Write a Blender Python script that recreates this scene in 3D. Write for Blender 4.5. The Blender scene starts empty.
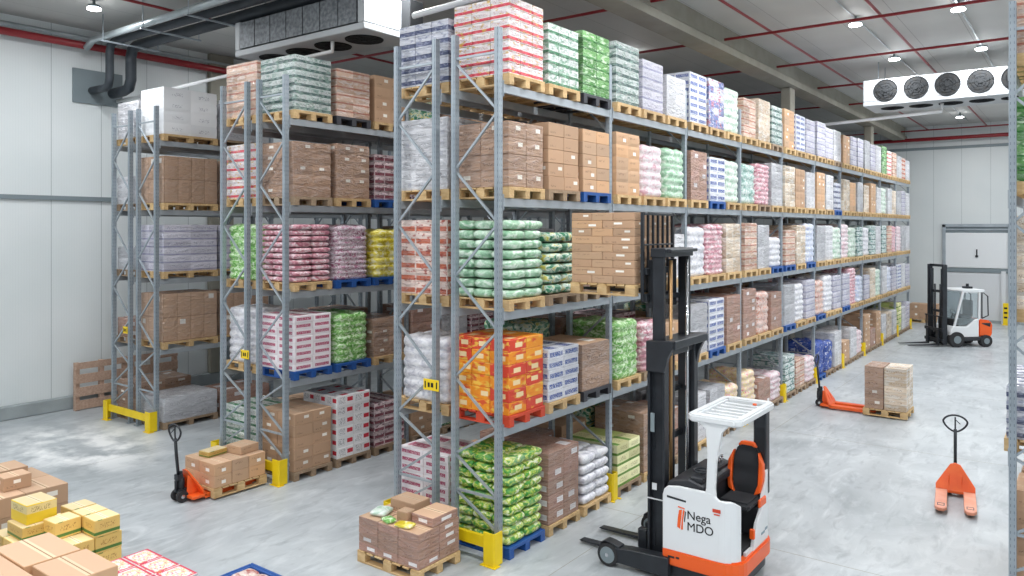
import bpy, bmesh, math, random
from mathutils import Vector, Matrix, Euler
PI = math.pi
random.seed(7)
SC = bpy.context.scene
COL = SC.collection

# ------------------------------------------------------------------ materials
def lin(c):
    c = c.lstrip('#'); v = [int(c[i:i+2], 16)/255 for i in (0, 2, 4)]
    return tuple((x/12.92 if x <= .04045 else ((x+.055)/1.055)**2.4) for x in v) + (1,)

class E:
    """tiny shader-math expression"""
    def __init__(s, nt, sock): s.nt, s.s = nt, sock
    def op(s, o, b=None, c=None):
        n = s.nt.nodes.new('ShaderNodeMath'); n.operation = o
        for i, v in enumerate((s, b, c)):
            if v is None: continue
            if isinstance(v, E): s.nt.links.new(v.s, n.inputs[i])
            else: n.inputs[i].default_value = v
        return E(s.nt, n.outputs[0])
    def __add__(s, b): return s.op('ADD', b)
    def __sub__(s, b): return s.op('SUBTRACT', b)
    def __mul__(s, b): return s.op('MULTIPLY', b)
    def __gt__(s, b): return s.op('GREATER_THAN', b)
    def __lt__(s, b): return s.op('LESS_THAN', b)
    def fract(s): return s.op('FRACT')
    def floor(s): return s.op('FLOOR')
    def abs(s): return s.op('ABSOLUTE')
    def between(s, a, b): return (s > a) * (s < b)

class M:
    def __init__(s, name, rough=.6, metal=0., spec=.5):
        s.m = bpy.data.materials.new(name); s.m.use_nodes = True
        s.nt = s.m.node_tree; s.N = s.nt.nodes; s.L = s.nt.links
        s.b = s.N['Principled BSDF']
        s.b.inputs['Roughness'].default_value = rough
        s.b.inputs['Metallic'].default_value = metal
        s.b.inputs['Specular IOR Level'].default_value = spec
    def vec(s, kind):
        t = s.N.new('ShaderNodeTexCoord'); return t.outputs[kind]
    def xyz(s, v):
        n = s.N.new('ShaderNodeSeparateXYZ'); s.L.new(v, n.inputs[0])
        return [E(s.nt, o) for o in n.outputs]
    def comb(s, x, y, z=0.):
        n = s.N.new('ShaderNodeCombineXYZ')
        for i, v in enumerate((x, y, z)):
            if isinstance(v, E): s.L.new(v.s, n.inputs[i])
            else: n.inputs[i].default_value = v
        return n.outputs[0]
    def noise(s, v, scale, detail=3, rough=.5, dist=0):
        n = s.N.new('ShaderNodeTexNoise'); s.L.new(v, n.inputs['Vector'])
        n.inputs['Scale'].default_value = scale; n.inputs['Detail'].default_value = detail
        n.inputs['Roughness'].default_value = rough; n.inputs['Distortion'].default_value = dist
        return E(s.nt, n.outputs['Fac'])
    def white(s, v):
        n = s.N.new('ShaderNodeTexWhiteNoise'); n.noise_dimensions = '3D'; s.L.new(v, n.inputs['Vector'])
        return E(s.nt, n.outputs['Value'])
    def orand(s):
        n = s.N.new('ShaderNodeObjectInfo'); return E(s.nt, n.outputs['Random'])
    def ramp(s, f, stops, interp='LINEAR'):
        n = s.N.new('ShaderNodeValToRGB'); s.L.new(f.s, n.inputs[0]); n.color_ramp.interpolation = interp
        e = n.color_ramp.elements
        while len(e) < len(stops): e.new(.5)
        for i, (p, c) in enumerate(stops):
            e[i].position = p; e[i].color = lin(c) if isinstance(c, str) else c
        return n.outputs[0]
    def mix(s, f, a, b, mode='MIX'):
        n = s.N.new('ShaderNodeMix'); n.data_type = 'RGBA'; n.blend_type = mode
        if isinstance(f, E): s.L.new(f.s, n.inputs[0])
        else: n.inputs[0].default_value = f
        for i, v in ((6, a), (7, b)):
            if isinstance(v, str): n.inputs[i].default_value = lin(v)
            elif isinstance(v, tuple): n.inputs[i].default_value = v
            else: s.L.new(v, n.inputs[i])
        return n.outputs[2]
    def color(s, c):
        if isinstance(c, str): s.b.inputs['Base Color'].default_value = lin(c)
        else: s.L.new(c, s.b.inputs['Base Color'])
        return s
    def bump(s, h, strength=.3, dist=.01):
        n = s.N.new('ShaderNodeBump'); s.L.new(h.s, n.inputs['Height'])
        n.inputs['Strength'].default_value = strength; n.inputs['Distance'].default_value = dist
        s.L.new(n.outputs[0], s.b.inputs['Normal']); return s
    def rough(s, e): s.L.new(e.s, s.b.inputs['Roughness']); return s

MAT = {}
def plain(name, c, rough=.5, metal=0., vary=0., scale=6, c2=None, bump=0):
    m = M(name, rough, metal)
    if vary or c2:
        f = m.noise(m.vec('Object'), scale, 4)
        m.color(m.ramp(f, [(.3, c), (.7, c2 or c)]))
        if bump: m.bump(f, bump, .005)
    else: m.color(c)
    MAT[name] = m.m
    return m.m

def carton_mat(name, base, feats=(), film=0., rough=.7, vary=.22, tops=None):
    """printed box or pack: the print repeats once per box cell (uv units)"""
    m = M(name, rough)
    ux, uy, _ = m.xyz(m.vec('UV'))
    r0 = m.orand()
    fx, fy = ux.fract(), uy.fract()
    cell = m.comb(ux.floor(), uy.floor(), r0 * 37.)
    R = m.white(cell)
    R2 = (R * 17.3).fract(); R3 = (R * 91.7).fract()
    uvr = m.comb(ux, uy, R * 20. + r0 * 9.)
    col = m.mix(R, base, tops or base)
    for f in feats:
        k = f[0]
        if k == 'band':      # y0,y1,color[,x0,x1]
            msk = fy.between(f[1], f[2])
            if len(f) > 4: msk = msk * fx.between(f[4], f[5])
            col = m.mix(msk, col, f[3])
        elif k == 'blob':    # scale, threshold, color
            e_ = (m.noise(uvr, f[1]*.7, 1.5) - (f[2]-.03)) * 9.; e_.s.node.use_clamp = True; col = m.mix(e_ * .85, col, f[3])
        elif k == 'text':    # y0,y1,color,x0,x1 scribbled print
            st = m.comb(ux * 30., uy * 9., R * 30.)
            col = m.mix((m.noise(st, 1., 1) > .55) * .6 * fy.between(f[1], f[2]) * fx.between(f[4], f[5]), col, f[3])
        elif k == 'label':   # prob, cx, cy, w, h, color
            lx = fx - (R2 * .3 + (f[2]-.15)); 
            msk = (lx.abs() < f[4]) * ((fy - f[3]).abs() < f[5]) * (R3 < f[1])
            col = m.mix(msk, col, f[6])
        elif k == 'pick':    # probability, color: whole box in another colour
            col = m.mix(R3 < f[1], col, f[2])
        elif k == 'tape':
            col = m.mix((fy - .5).abs() < .07, col, f[1])
            col = m.mix((fy - .5).abs() < .012, col, f[2])
    g = R * vary * 2. + (1. - vary)
    gg = m.N.new('ShaderNodeCombineColor')
    for i in range(3): m.L.new(g.s, gg.inputs[i])
    col = m.mix(1., col, gg.outputs[0], 'MULTIPLY')
    ob = m.vec('Object')
    if film:
        mp = m.N.new('ShaderNodeMapping'); m.L.new(ob, mp.inputs[0]); mp.inputs['Scale'].default_value = (3, 3, 12)
        fn = m.noise(mp.outputs[0], 1.6, 4, .65, 1.2)
        fm = (fn - .46) * (4. * film)
        fm.s.node.use_clamp = True
        col = m.mix(fm * .7, col, '#e6e7ec')
        m.bump(fn, 1., .05)
        m.b.inputs['Roughness'].default_value = .24
    else:
        m.bump(m.noise(ob, 18, 2), .12, .004)
    m.color(col); MAT[name] = m.m
    return m.m

def bag_mat(name, cols, scale=9, rough=.35, bump=.5):
    """plastic sack: blotchy print in object space"""
    m = M(name, rough)
    ob = m.vec('Object'); x, y, z = m.xyz(ob); r = m.orand()
    v = m.comb(x, y, z * 1.7 + r * 23.)
    f = m.noise(v, scale * 1.5, 4, .55, 1.)
    n = len(cols)
    pos = {2: [.4, .56], 3: [.34, .49, .60], 4: [.32, .45, .53, .63]}[n]
    c = m.ramp(f, list(zip(pos, cols)), 'LINEAR')
    g = m.noise(v, 2.5, 3)
    c = m.mix((g - .5) * .6, c, '#ffffff')
    m.color(c); m.bump(m.noise(v, 26, 3), bump, .012)
    MAT[name] = m.m

K = '#bd9570'
# name: description used in labels comes from KIND below
lab = ('label', .6, .62, .62, .13, .13, '#efe9df')
dk = '#5d4434'
carton_mat('kraft', '#c3a082', [('text', .2, .34, dk, .1, .45), lab], tops='#b08e72')
carton_mat('kraft_top', '#d0ae90', [('tape', '#d9bd9f', '#8d6b4c')], tops='#c6a386')
carton_mat('kraft_pale', '#cdab8d', [('text', .55, .72, '#7a5a44', .15, .6), ('label', .35, .6, .4, .12, .14, '#f1ece4')], tops='#c39a75')
carton_mat('kraft_wrapped', '#b79680', [('text', .3, .5, dk, .1, .7), lab], film=.3, tops='#a98a74')
carton_mat('kraft_rosy', '#bb9682', [('text', .3, .5, '#6b4a43', .3, .8), ('label', .5, .6, .5, .2, .2, '#ece6e6')], film=.25, tops='#a98274')
carton_mat('orange_print', '#ec8a22', [('pick', .3, '#d8452f'), ('blob', 2.6, .58, '#d9432f'), ('blob', 3.6, .56, '#f3c64e'), ('label', .8, .6, .5, .2, .2, '#f5d9a8')], tops='#f29b22', rough=.45, vary=.1)
carton_mat('red_white', '#f0e7e6', [('band', .1, .38, '#e0505e'), ('blob', 5, .6, '#d9b04a'), ('text', .45, .8, '#c5808c', .1, .9)], tops='#f4eeee', film=.35, rough=.4, vary=.08)
carton_mat('pink_white', '#eee6ea', [('band', .28, .72, '#b04a6a', .12, .88), ('text', .3, .7, '#f1dfe6', .15, .85)], tops='#f1ecef', rough=.45, vary=.06)
carton_mat('green_white', '#e3ece6', [('band', .0, .3, '#3f7f58'), ('blob', 4, .56, '#7fae90'), ('text', .4, .8, '#4c6a5c', .1, .9)], film=.5, tops='#eef3ef', vary=.1)
carton_mat('dark_green_white', '#d6dedb', [('band', .1, .45, '#4f6b66'), ('blob', 3.4, .54, '#8aa79c'), ('text', .5, .9, '#33504a', .1, .9)], film=.45, tops='#c8d3d0', vary=.12)
carton_mat('lime_pack', '#5f9c52', [('band', .0, .2, '#3f8a3c'), ('blob', 4, .56, '#cfe8c4'), ('blob', 7, .62, '#2f6f35')], film=.35, tops='#7db46d', vary=.12)
carton_mat('navy_white', '#d9dbe4', [('band', .15, .5, '#515a7c'), ('blob', 5, .56, '#9aa0ba')], film=.35, tops='#d3d6e2', vary=.1)
carton_mat('blue_white', '#e6e9f3', [('band', .25, .7, '#4a62a8', .08, .92), ('text', .25, .75, '#eef1fb', .1, .9)], film=.3, tops='#eceff8', vary=.08)
carton_mat('blue_red', '#d8dbee', [('pick', .35, '#7a88bd'), ('blob', 3, .57, '#d3808a'), ('blob', 5, .6, '#eef0f6')], film=.3, vary=.1)
carton_mat('lavender', '#cfcddb', [('band', .1, .3, '#a7a7c4'), ('text', .4, .8, '#8f90ad', .1, .9)], film=.5, tops='#d8d6e2', vary=.1)
carton_mat('white_pack', '#d9d9de', [('text', .3, .6, '#7b7b85', .2, .7), ('label', .3, .6, .5, .1, .2, '#c8c9d2')], film=.35, tops='#e2e2e6', vary=.1)
carton_mat('white_red_logo', '#ebe9ea', [('band', .35, .75, '#cf2f3f', .62, .95), ('text', .2, .85, '#57555d', .1, .5)], tops='#f0eff0', vary=.05)
carton_mat('grey_wrap', '#b9bac0', [('text', .3, .6, '#8f9097', .2, .7)], film=.8, tops='#c6c7cc', vary=.12)
carton_mat('tan_pink', '#d9b49b', [('blob', 3.5, .55, '#ecd9cf'), ('band', .6, .8, '#c07f6a')], film=.45, tops='#e0c2ae')
carton_mat('tan_white', '#ddc4a6', [('blob', 3, .53, '#efe7dc'), ('text', .3, .6, '#94704f', .1, .8)], film=.5, tops='#e6d6c2')
carton_mat('coral_pack', '#e9cfc4', [('band', .12, .5, '#cf6f52', .05, .95), ('blob', 5, .58, '#a9402e')], film=.35, tops='#efd9cf', vary=.1)
carton_mat('plum_pack', '#d3b9bd', [('band', .2, .6, '#8c4a55', .05, .95), ('blob', 5, .58, '#5d3038')], tops='#d9c4c6', film=.2)
carton_mat('yellow_box', '#d9b665', [('band', .12, .3, '#4f7a35'), ('text', .45, .75, '#9a5a1c', .2, .8)], tops='#e0bf72', rough=.5)
carton_mat('yellow_box_top', '#eed9ab', [('tape', '#f3e4c2', '#b48e4f')], tops='#e8cf9a')
carton_mat('bright_yellow_box', '#f1cf2e', [('band', .55, .95, '#e9d69a'), ('text', .6, .85, '#8a6a2c', .15, .8)], tops='#f2d33a', rough=.5, vary=.03)
carton_mat('yellow_green_box', '#d8d59c', [('band', .0, .25, '#6c9440'), ('text', .4, .8, '#8a7f45', .2, .8), ('pick', .2, '#c3d07e')], tops='#e3e1b4')
carton_mat('blue_drum', '#2c4fa8', [('blob', 4, .6, '#d8def0')], film=.25, vary=.15)
carton_mat('teal_white', '#dfe9e8', [('blob', 4, .52, '#4f8f86'), ('band', .0, .15, '#2d6b66')], film=.45, vary=.12)
carton_mat('kraft_plain', '#c2a28a', [('band', .0, 1., '#97795f', .0, .035), ('band', .0, .03, '#9d7f69'), ('label', .25, .5, .8, .2, .1, '#e9e4de')], film=.12, tops='#bb9b83', vary=.06)
carton_mat('white_box', '#e9ebee', [('text', .3, .6, '#9a9aa6', .3, .7)], tops='#eff0f2', rough=.4, vary=.04)
bag_mat('bag_green', ['#7fb08b', '#a3c8aa', '#d5e6d6'], 5)
bag_mat('bag_dark_green', ['#1f6443', '#43906a', '#d6e3d9', '#cfc650'], 5)
bag_mat('bag_green_yellow', ['#2b7d3a', '#56a341', '#c9d447', '#e6efd4'], 7)
bag_mat('bag_lime', ['#4f9a3f', '#8cc46a', '#dcefcf'], 8)
bag_mat('bag_pink', ['#b0687a', '#d49aa6', '#eddcdf'], 7)
bag_mat('bag_plum', ['#7a3550', '#e8dfe6', '#a96a86'], 8)
bag_mat('bag_yellow', ['#c9b21c', '#efe04a', '#f8f3c4'], 6)
bag_mat('bag_white', ['#b9bac6', '#dcdce2', '#ededf0'], 6)
bag_mat('bag_red', ['#a5483c', '#e6d8d0', '#cf8f78'], 6)
bag_mat('bag_pale_green', ['#8fb79d', '#ccdccf', '#e6ebe6'], 6)
bag_mat('bag_pale_pink', ['#c99aa6', '#e3d0d5', '#ebe4e6'], 6)
bag_mat('bag_teal', ['#5f978c', '#aac6bf', '#e2e9e7'], 7)
bag_mat('bag_pale_blue', ['#a0adcf', '#cfd5e6', '#e4e7ef'], 6)
bag_mat('grocery', ['#d9485a', '#f0e6e4', '#eac64e', '#f6f2ee'], 9)

def wood(name, a, b):
    m = M(name, .75); ob = m.vec('Object')
    mp = m.N.new('ShaderNodeMapping'); m.L.new(ob, mp.inputs[0]); mp.inputs['Scale'].default_value = (2, 9, 9)
    f = m.noise(mp.outputs[0], 3, 4); r = m.orand()
    m.color(m.mix(r * .35, m.ramp(f, [(.3, a), (.7, b)]), '#8a6f55')); m.bump(f, .2, .004); MAT[name] = m.m
wood('wood_pallet', '#c39f6c', '#e2c493')
wood('wood_grey', '#8f7a64', '#ab957c')
wood('wood_plank', '#b09080', '#cdb09c')
plain('plastic_blue', '#1d4f96', .45, c2='#27589f', scale=4)
plain('plastic_red', '#c8402a', .5, c2='#d9502f')
plain('plastic_black', '#2b2c33', .5, c2='#383a42')
PAL = {'w': 'wood_pallet', 'g': 'wood_grey', 'b': 'plastic_blue', 'r': 'plastic_red', 'k': 'plastic_black'}
PALN = {'w': 'light wooden', 'g': 'greyed wooden', 'b': 'blue', 'r': 'red', 'k': 'black plastic'}

plain('steel_rack', '#9ba5ad', .42, .35, c2='#adb6bd', scale=3)
plain('steel_beam', '#9ea6ad', .45, .3, c2='#b0b7bd', scale=2)
def post_mat():
    m = M('steel_post', .42, .35)
    x, y, _ = m.xyz(m.vec('UV'))
    f = m.noise(m.vec('Object'), 2.5, 3)
    c = m.ramp(f, [(.3, '#8f9aa3'), (.7, '#a6b0b8')])
    hole = (((x - .5).abs() - .24).abs() < .04) * (y.fract().op('SUBTRACT', .5).abs() < .2)
    m.color(m.mix(hole * .7, c, '#4b535a')); MAT['steel_post'] = m.m
post_mat()
plain('safety_yellow', '#f0d010', .45, c2='#e6c40c', scale=5)
plain('white_metal', '#d3d6d9', .4)
plain('white_paint', '#e2e5e7', .3)
plain('orange_paint', '#f0601c', .35)
plain('orange_jack', '#ea5a22', .4, c2='#f06c2c')
plain('orange_fork', '#dd8f72', .5, c2='#e6a58c')
plain('black_metal', '#24272c', .42, .2, c2='#2e3238')
plain('dark_plastic', '#2a2c31', .5)
plain('rubber', '#2b2b2d', .8)
plain('seat_cloth', '#2b2d31', .85)
plain('chrome', '#c9ccd0', .2, .9)
plain('brass_rod', '#b08a5e', .35, .6)
plain('blue_glass', '#8fa3ae', .08, .0)
plain('pipe_grey', '#a9b3b6', .35, .5, c2='#bcc5c8', scale=3)
plain('insulation_black', '#30363c', .5, c2='#3a4148', scale=4, bump=.2)
plain('pipe_red', '#8c1f26', .4)
plain('pipe_white', '#d9dadb', .45)
plain('fan_dark', '#15181b', .9)
plain('cooler_casing', '#adb1b4', .5)
plain('sign_yellow', '#f2cf1a', .5)
plain('sign_black', '#141414', .85)
plain('wall_plate', '#7e8a8f', .5)
plain('concrete', '#8c897d', .85, c2='#99968b', scale=2, bump=.15)
plain('plinth', '#8f9799', .8, c2='#a0a8aa', scale=2.5)
plain('film_clear', '#e6e7ee', .2)
def fins():
    m = M('fins', .5, .3); x, y, z = m.xyz(m.vec('Object'))
    f = m.noise(m.vec('Object'), 14, 4)
    l = ((x * 60.).fract() < .5) * .25
    m.color(m.mix(l, m.ramp(f, [(.35, '#5c6166'), (.65, '#83888c')]), '#33363a')); MAT['fins'] = m.m
fins()
def emit(name, c, s):
    m = M(name); m.b.inputs['Emission Color'].default_value = lin(c); m.b.inputs['Emission Strength'].default_value = s
    MAT[name] = m.m
emit('lamp_glow', '#ffffff', 25)
def wallmat(name, c, axis, pitch, c2):
    m = M(name, .45); x, y, z = m.xyz(m.vec('Object')); a = (x, y)[axis]
    seam = (a * (1/pitch)).fract() < .012
    fine = ((a * (20/pitch)).fract() < .12) * .10
    f = m.noise(m.vec('Object'), .6, 2)
    col = m.ramp(f, [(.3, c), (.7, c2)])
    col = m.mix(fine, col, '#9aa2a4')
    col = m.mix(seam, col, '#a3abad'); m.color(col); MAT[name] = m.m
wallmat('wall_panel_left', '#dbe2e3', 1, 1.12, '#e3e8e9')
wallmat('wall_panel_far', '#d3d9da', 0, 1.12, '#dadfdf')
def ceilmat():
    m = M('ceiling_panel', .6); x, y, z = m.xyz(m.vec('Object'))
    seam = (x * (1/1.12)).fract() < .01
    f = m.noise(m.vec('Object'), .5, 3)
    m.color(m.mix(seam, m.ramp(f, [(.3, '#b7b7b4'), (.7, '#c4c4c1')]), '#8c8c8a')); MAT['ceiling_panel'] = m.m
ceilmat()
def floormat():
    m = M('floor_concrete', .35); ob = m.vec('Object'); x, y, z = m.xyz(ob)
    a = m.noise(ob, .55, 6, .6, .8)
    mp = m.N.new('ShaderNodeMapping'); m.L.new(ob, mp.inputs[0]); mp.inputs['Scale'].default_value = (2.4, .8, 1)
    mp.inputs['Rotation'].default_value = (0, 0, .5)
    b = m.noise(mp.outputs[0], 1.1, 7, .65, 1.6)
    col = m.ramp(a, [(.32, '#9fa6aa'), (.5, '#b0b6ba'), (.68, '#bfc5c8')])
    bm = (b - .5) * 2.2; bm.s.node.use_clamp = True
    col = m.mix(bm, col, '#d9dddf')
    dm = (m.noise(mp.outputs[0], 2.3, 5, .6, .6) - .53) * 2.6; dm.s.node.use_clamp = True
    col = m.mix(dm, col, '#7d858b')
    # chalky worn patches
    dx = x + 15.6; dy = y - 6.9
    d = (dx * dx * .30 + dy * dy * .9).op('POWER', .5)
    pm = (((d * -1.) + 1.5) * 1.2); pm.s.node.use_clamp = True
    pn = (m.noise(ob, 1.4, 5, .6) - .40) * 5.; pn.s.node.use_clamp = True
    col = m.mix(pm * pn * .95, col, '#fafbfb')
    j1 = ((y - 10.12) * (1/6.)).fract(); joint = (j1 < .0022)
    j2 = ((x + 5.2) * (1/9.)).fract(); joint = joint.op('MAXIMUM', (j2 < .001))
    col = m.mix(joint * .8, col, '#7f7a68')
    m.color(col); m.rough((b * .35) + .22)
    m.bump(b, .08, .01); MAT['floor_concrete'] = m.m
floormat()

# ------------------------------------------------------------------ mesh builder
class MB:
    def __init__(s): s.v = []; s.f = []; s.mi = []; s.uv = []; s.sm = []
    def face(s, idx, mi=0, uv=None, smooth=False):
        s.f.append(idx); s.mi.append(mi); s.sm.append(smooth)
        s.uv.append(uv or [((0, 0), (1, 0), (1, 1), (0, 1))[k % 4] for k in range(len(idx))])
    def box(s, x0, y0, z0, x1, y1, z1, mi=0, top=None, M4=None, vs=1.):
        if x0 > x1: x0, x1 = x1, x0
        if y0 > y1: y0, y1 = y1, y0
        if z0 > z1: z0, z1 = z1, z0
        b = len(s.v)
        P = [(x0, y0, z0), (x1, y0, z0), (x1, y1, z0), (x0, y1, z0), (x0, y0, z1), (x1, y0, z1), (x1, y1, z1), (x0, y1, z1)]
        if M4: P = [tuple(M4 @ Vector(p)) for p in P]
        s.v += P
        t = mi if top is None else top
        uv = [(0, 0), (1, 0), (1, vs), (0, vs)]
        for q in ((0, 1, 5, 4), (1, 2, 6, 5), (2, 3, 7, 6), (3, 0, 4, 7)): s.face([b+i for i in q], mi, uv)
        s.face([b+4, b+5, b+6, b+7], t); s.face([b+3, b+2, b+1, b+0], t)
        return s
    def bar(s, p0, p1, w, h, mi=0, up=(0, 0, 1)):
        p0, p1 = Vector(p0), Vector(p1); d = p1 - p0; L = d.length; d.normalize()
        u = Vector(up)
        if abs(d.dot(u)) > .99: u = Vector((0, 1, 0))
        a = d.cross(u).normalized(); c = a.cross(d)
        R = Matrix((a, d, c)).transposed().to_4x4(); R.translation = p0
        return s.box(-w/2, 0, -h/2, w/2, L, h/2, mi, M4=R)
    def tube(s, pts, r, n=10, mi=0, cap=True):
        pts = [Vector(p) for p in pts]; rings = []
        for i, p in enumerate(pts):
            d = (pts[min(i+1, len(pts)-1)] - pts[max(i-1, 0)]).normalized()
            u = Vector((0, 0, 1)) if abs(d.z) < .9 else Vector((1, 0, 0))
            if i and rings: u = lastc
            a = d.cross(u)
            if a.length < 1e-4: a = d.cross(Vector((0, 1, 0)))
            a.normalize(); c = a.cross(d).normalized(); lastc = c
            rr = r[i] if isinstance(r, (list, tuple)) else r
            b = len(s.v); rings.append(b)
            s.v += [tuple(p + a*math.cos(2*PI*k/n)*rr + c*math.sin(2*PI*k/n)*rr) for k in range(n)]
        for A, B in zip(rings, rings[1:]):
            for k in range(n): s.face([A+k, A+(k+1) % n, B+(k+1) % n, B+k], mi, smooth=True)
        if cap:
            s.face([rings[0]+k for k in range(n)][::-1], mi); s.face([rings[-1]+k for k in range(n)], mi)
        return s
    def cyl(s, p0, p1, r, n=20, mi=0): return s.tube([p0, p1], r, n, mi)
    def prism(s, poly, z0, z1, mi=0, top=None, M4=None, axis='z'):
        """poly in a plane, extruded along axis"""
        n = len(poly); b = len(s.v)
        def P(a, c, h): return {'z': (a, c, h), 'y': (a, h, c), 'x': (h, a, c)}[axis]
        P0 = [P(a, c, z0) for a, c in poly]; P1 = [P(a, c, z1) for a, c in poly]
        V = P0 + P1
        if M4: V = [tuple(M4 @ Vector(p)) for p in V]
        s.v += V
        for k in range(n): s.face([b+k, b+(k+1) % n, b+n+(k+1) % n, b+n+k], mi)
        t = mi if top is None else top
        s.face([b+k for k in range(n)][::-1], t); s.face([b+n+k for k in range(n)], t)
        return s
    def mesh(s, name, mats, bevel=0., seg=1, angle=30):
        me = bpy.data.meshes.new(name); me.from_pydata([tuple(v) for v in s.v], [], s.f)
        for m in mats: me.materials.append(MAT[m] if isinstance(m, str) else m)
        ul = me.uv_layers.new(name='UVMap'); k = 0
        for pi, p in enumerate(me.polygons):
            p.material_index = s.mi[pi]; p.use_smooth = s.sm[pi]
            for j in range(len(p.vertices)): ul.data[k].uv = s.uv[pi][j % len(s.uv[pi])]; k += 1
        bm = bmesh.new(); bm.from_mesh(me)
        bmesh.ops.recalc_face_normals(bm, faces=bm.faces)
        if bevel:
            ed = [e for e in bm.edges if len(e.link_faces) == 2 and e.calc_face_angle(0) > math.radians(angle)]
            bmesh.ops.bevel(bm, geom=ed, offset=bevel, segments=seg, affect='EDGES', clamp_overlap=True)
        bm.to_mesh(me); bm.free()
        return me
    def build(s, name, mats, parent=None, loc=(0, 0, 0), **k):
        return link(name, s.mesh(name, mats, **k), parent, loc)

def link(name, data, parent=None, loc=(0, 0, 0), rz=0.):
    o = bpy.data.objects.new(name, data); COL.objects.link(o)
    o.location = loc; o.rotation_euler = (0, 0, rz)
    if parent: o.parent = parent
    return o
def tag(o, label=None, cat=None, group=None, kind=None):
    if label: o['label'] = label
    if cat: o['category'] = cat
    if group: o['group'] = group
    if kind: o['kind'] = kind
    return o
def empty(name, loc=(0, 0, 0), rz=0., label=None, cat=None, group=None):
    return tag(link(name, None, None, loc, rz), label, cat, group)
def copy_tree(o, parent=None):
    c = o.copy(); COL.objects.link(c); c.parent = parent
    for ch in [q for q in bpy.data.objects if q.parent == o]: copy_tree(ch, c)
    return c
ORD = ['bottom', 'second', 'third', 'fourth', 'fifth', 'sixth', 'seventh', 'eighth', 'ninth', 'tenth', 'eleventh', 'twelfth']
BAY = ['first', 'second', 'third', 'fourth', 'fifth', 'sixth', 'seventh', 'eighth', 'ninth', 'tenth', 'eleventh']
# ------------------------------------------------------------------ camera (x across the aisles, y along the racks)
cam = bpy.data.cameras.new('camera'); co = bpy.data.objects.new('camera', cam); COL.objects.link(co)
SC.camera = co
F = 770.
cam.sensor_width = 36; cam.lens = F/1024*36; cam.shift_y = -60/1024
co.location = (0, 0, 4.2); co.rotation_euler = (PI/2, 0, math.atan2(.597, .802))
cam.clip_end = 200
LV = [0., 1.67, 3.14, 4.58, 6.02]            # shelf heights
LN = ['floor level', 'first shelf', 'second shelf', 'third shelf', 'top shelf']

# ------------------------------------------------------------------ setting
def struct(name, mb, mats, **k): return tag(mb.build(name, mats, **k), kind='structure')
CH = 8.9
struct('floor', MB().box(-19.2, -6, -.2, 14, 40.2, 0), ['floor_concrete'])
struct('ceiling', MB().box(-19.2, -6, CH, 14, 40.2, CH+.2), ['ceiling_panel'])
struct('wall_left', MB().box(-19.2, -6, 0, -19.0, 40.2, CH), ['wall_panel_left'])
struct('wall_far', MB().box(-19, 40., 0, 14, 40.2, CH), ['wall_panel_far'])
struct('wall_right', MB().box(14, -6, 0, 14.2, 40.2, CH), ['wall_panel_left'])
struct('baseboard_left', MB().box(-19, -6, 0, -18.85, 40, .3), ['plinth'], bevel=.02)
struct('trim_1', MB().box(-19, -6, 4.84, -18.94, 40, 4.94), ['wall_plate'])
struct('trim_2', MB().box(-18.9, 39.93, 7.8, 14, 40, 7.92), ['wall_plate'])
struct('baseboard_far', MB().box(-18.85, 39.88, 0, 14, 40, .12), ['plinth'])
b = MB(); b.prism([(-7.2, 8.28), (-6.68, 8.28), (-6.68, 8.45), (-6.76, 8.52), (-6.76, CH), (-7.12, CH), (-7.12, 8.52), (-7.2, 8.45)], -6, 40, axis='y')
struct('ceiling_beam', b, ['concrete'])
for y in (22.9, 33.4): struct('column', MB().box(-7.12, y-.22, 0, -6.84, y+.22, 8.28), ['concrete'], bevel=.02)
for y in (12.1, 24.):
    struct('column', MB().box(-19., y-.35, .3, -18.82, y+.35, CH), ['concrete'], bevel=.02)
# dock door in the far wall
d = empty('door_1', (-3.9, 40, 0)); tag(d, kind='structure')
MB().box(-1.32, -.12, 0, -1.2, 0, 4.35).box(1.2, -.12, 0, 1.32, 0, 4.35).box(-1.32, -.12, 4.25, 1.32, 0, 4.38).build('door_frame', ['steel_rack'], d)
MB().box(-1.2, -.06, 0, 1.2, 0, 2.2).build('door_panel', ['white_metal'], d, bevel=.01)
MB().box(-1.2, -.08, 2.42, 1.2, 0, 3.98).build('door_panel', ['white_paint'], d, bevel=.01)
MB().box(-1.2, -.09, 2.22, 1.2, -.01, 2.4).box(-1.2, -.05, 3.98, 1.2, 0, 4.25).build('door_rail', ['wall_plate'], d)
MB().box(-1.2, -.10, 4.1, 1.2, -.02, 4.16).build('door_track', ['steel_rack'], d)
MB().box(.95, -.14, 0, 1.12, -.09, 2.3).build('door_guide', ['white_metal'], d)
h = MB().box(.0, -.12, 2.95, .05, -.08, 3.25); h.box(-.03, -.13, 2.9, .08, -.08, 2.98); h.build('door_handle', ['black_metal'], d)

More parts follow.
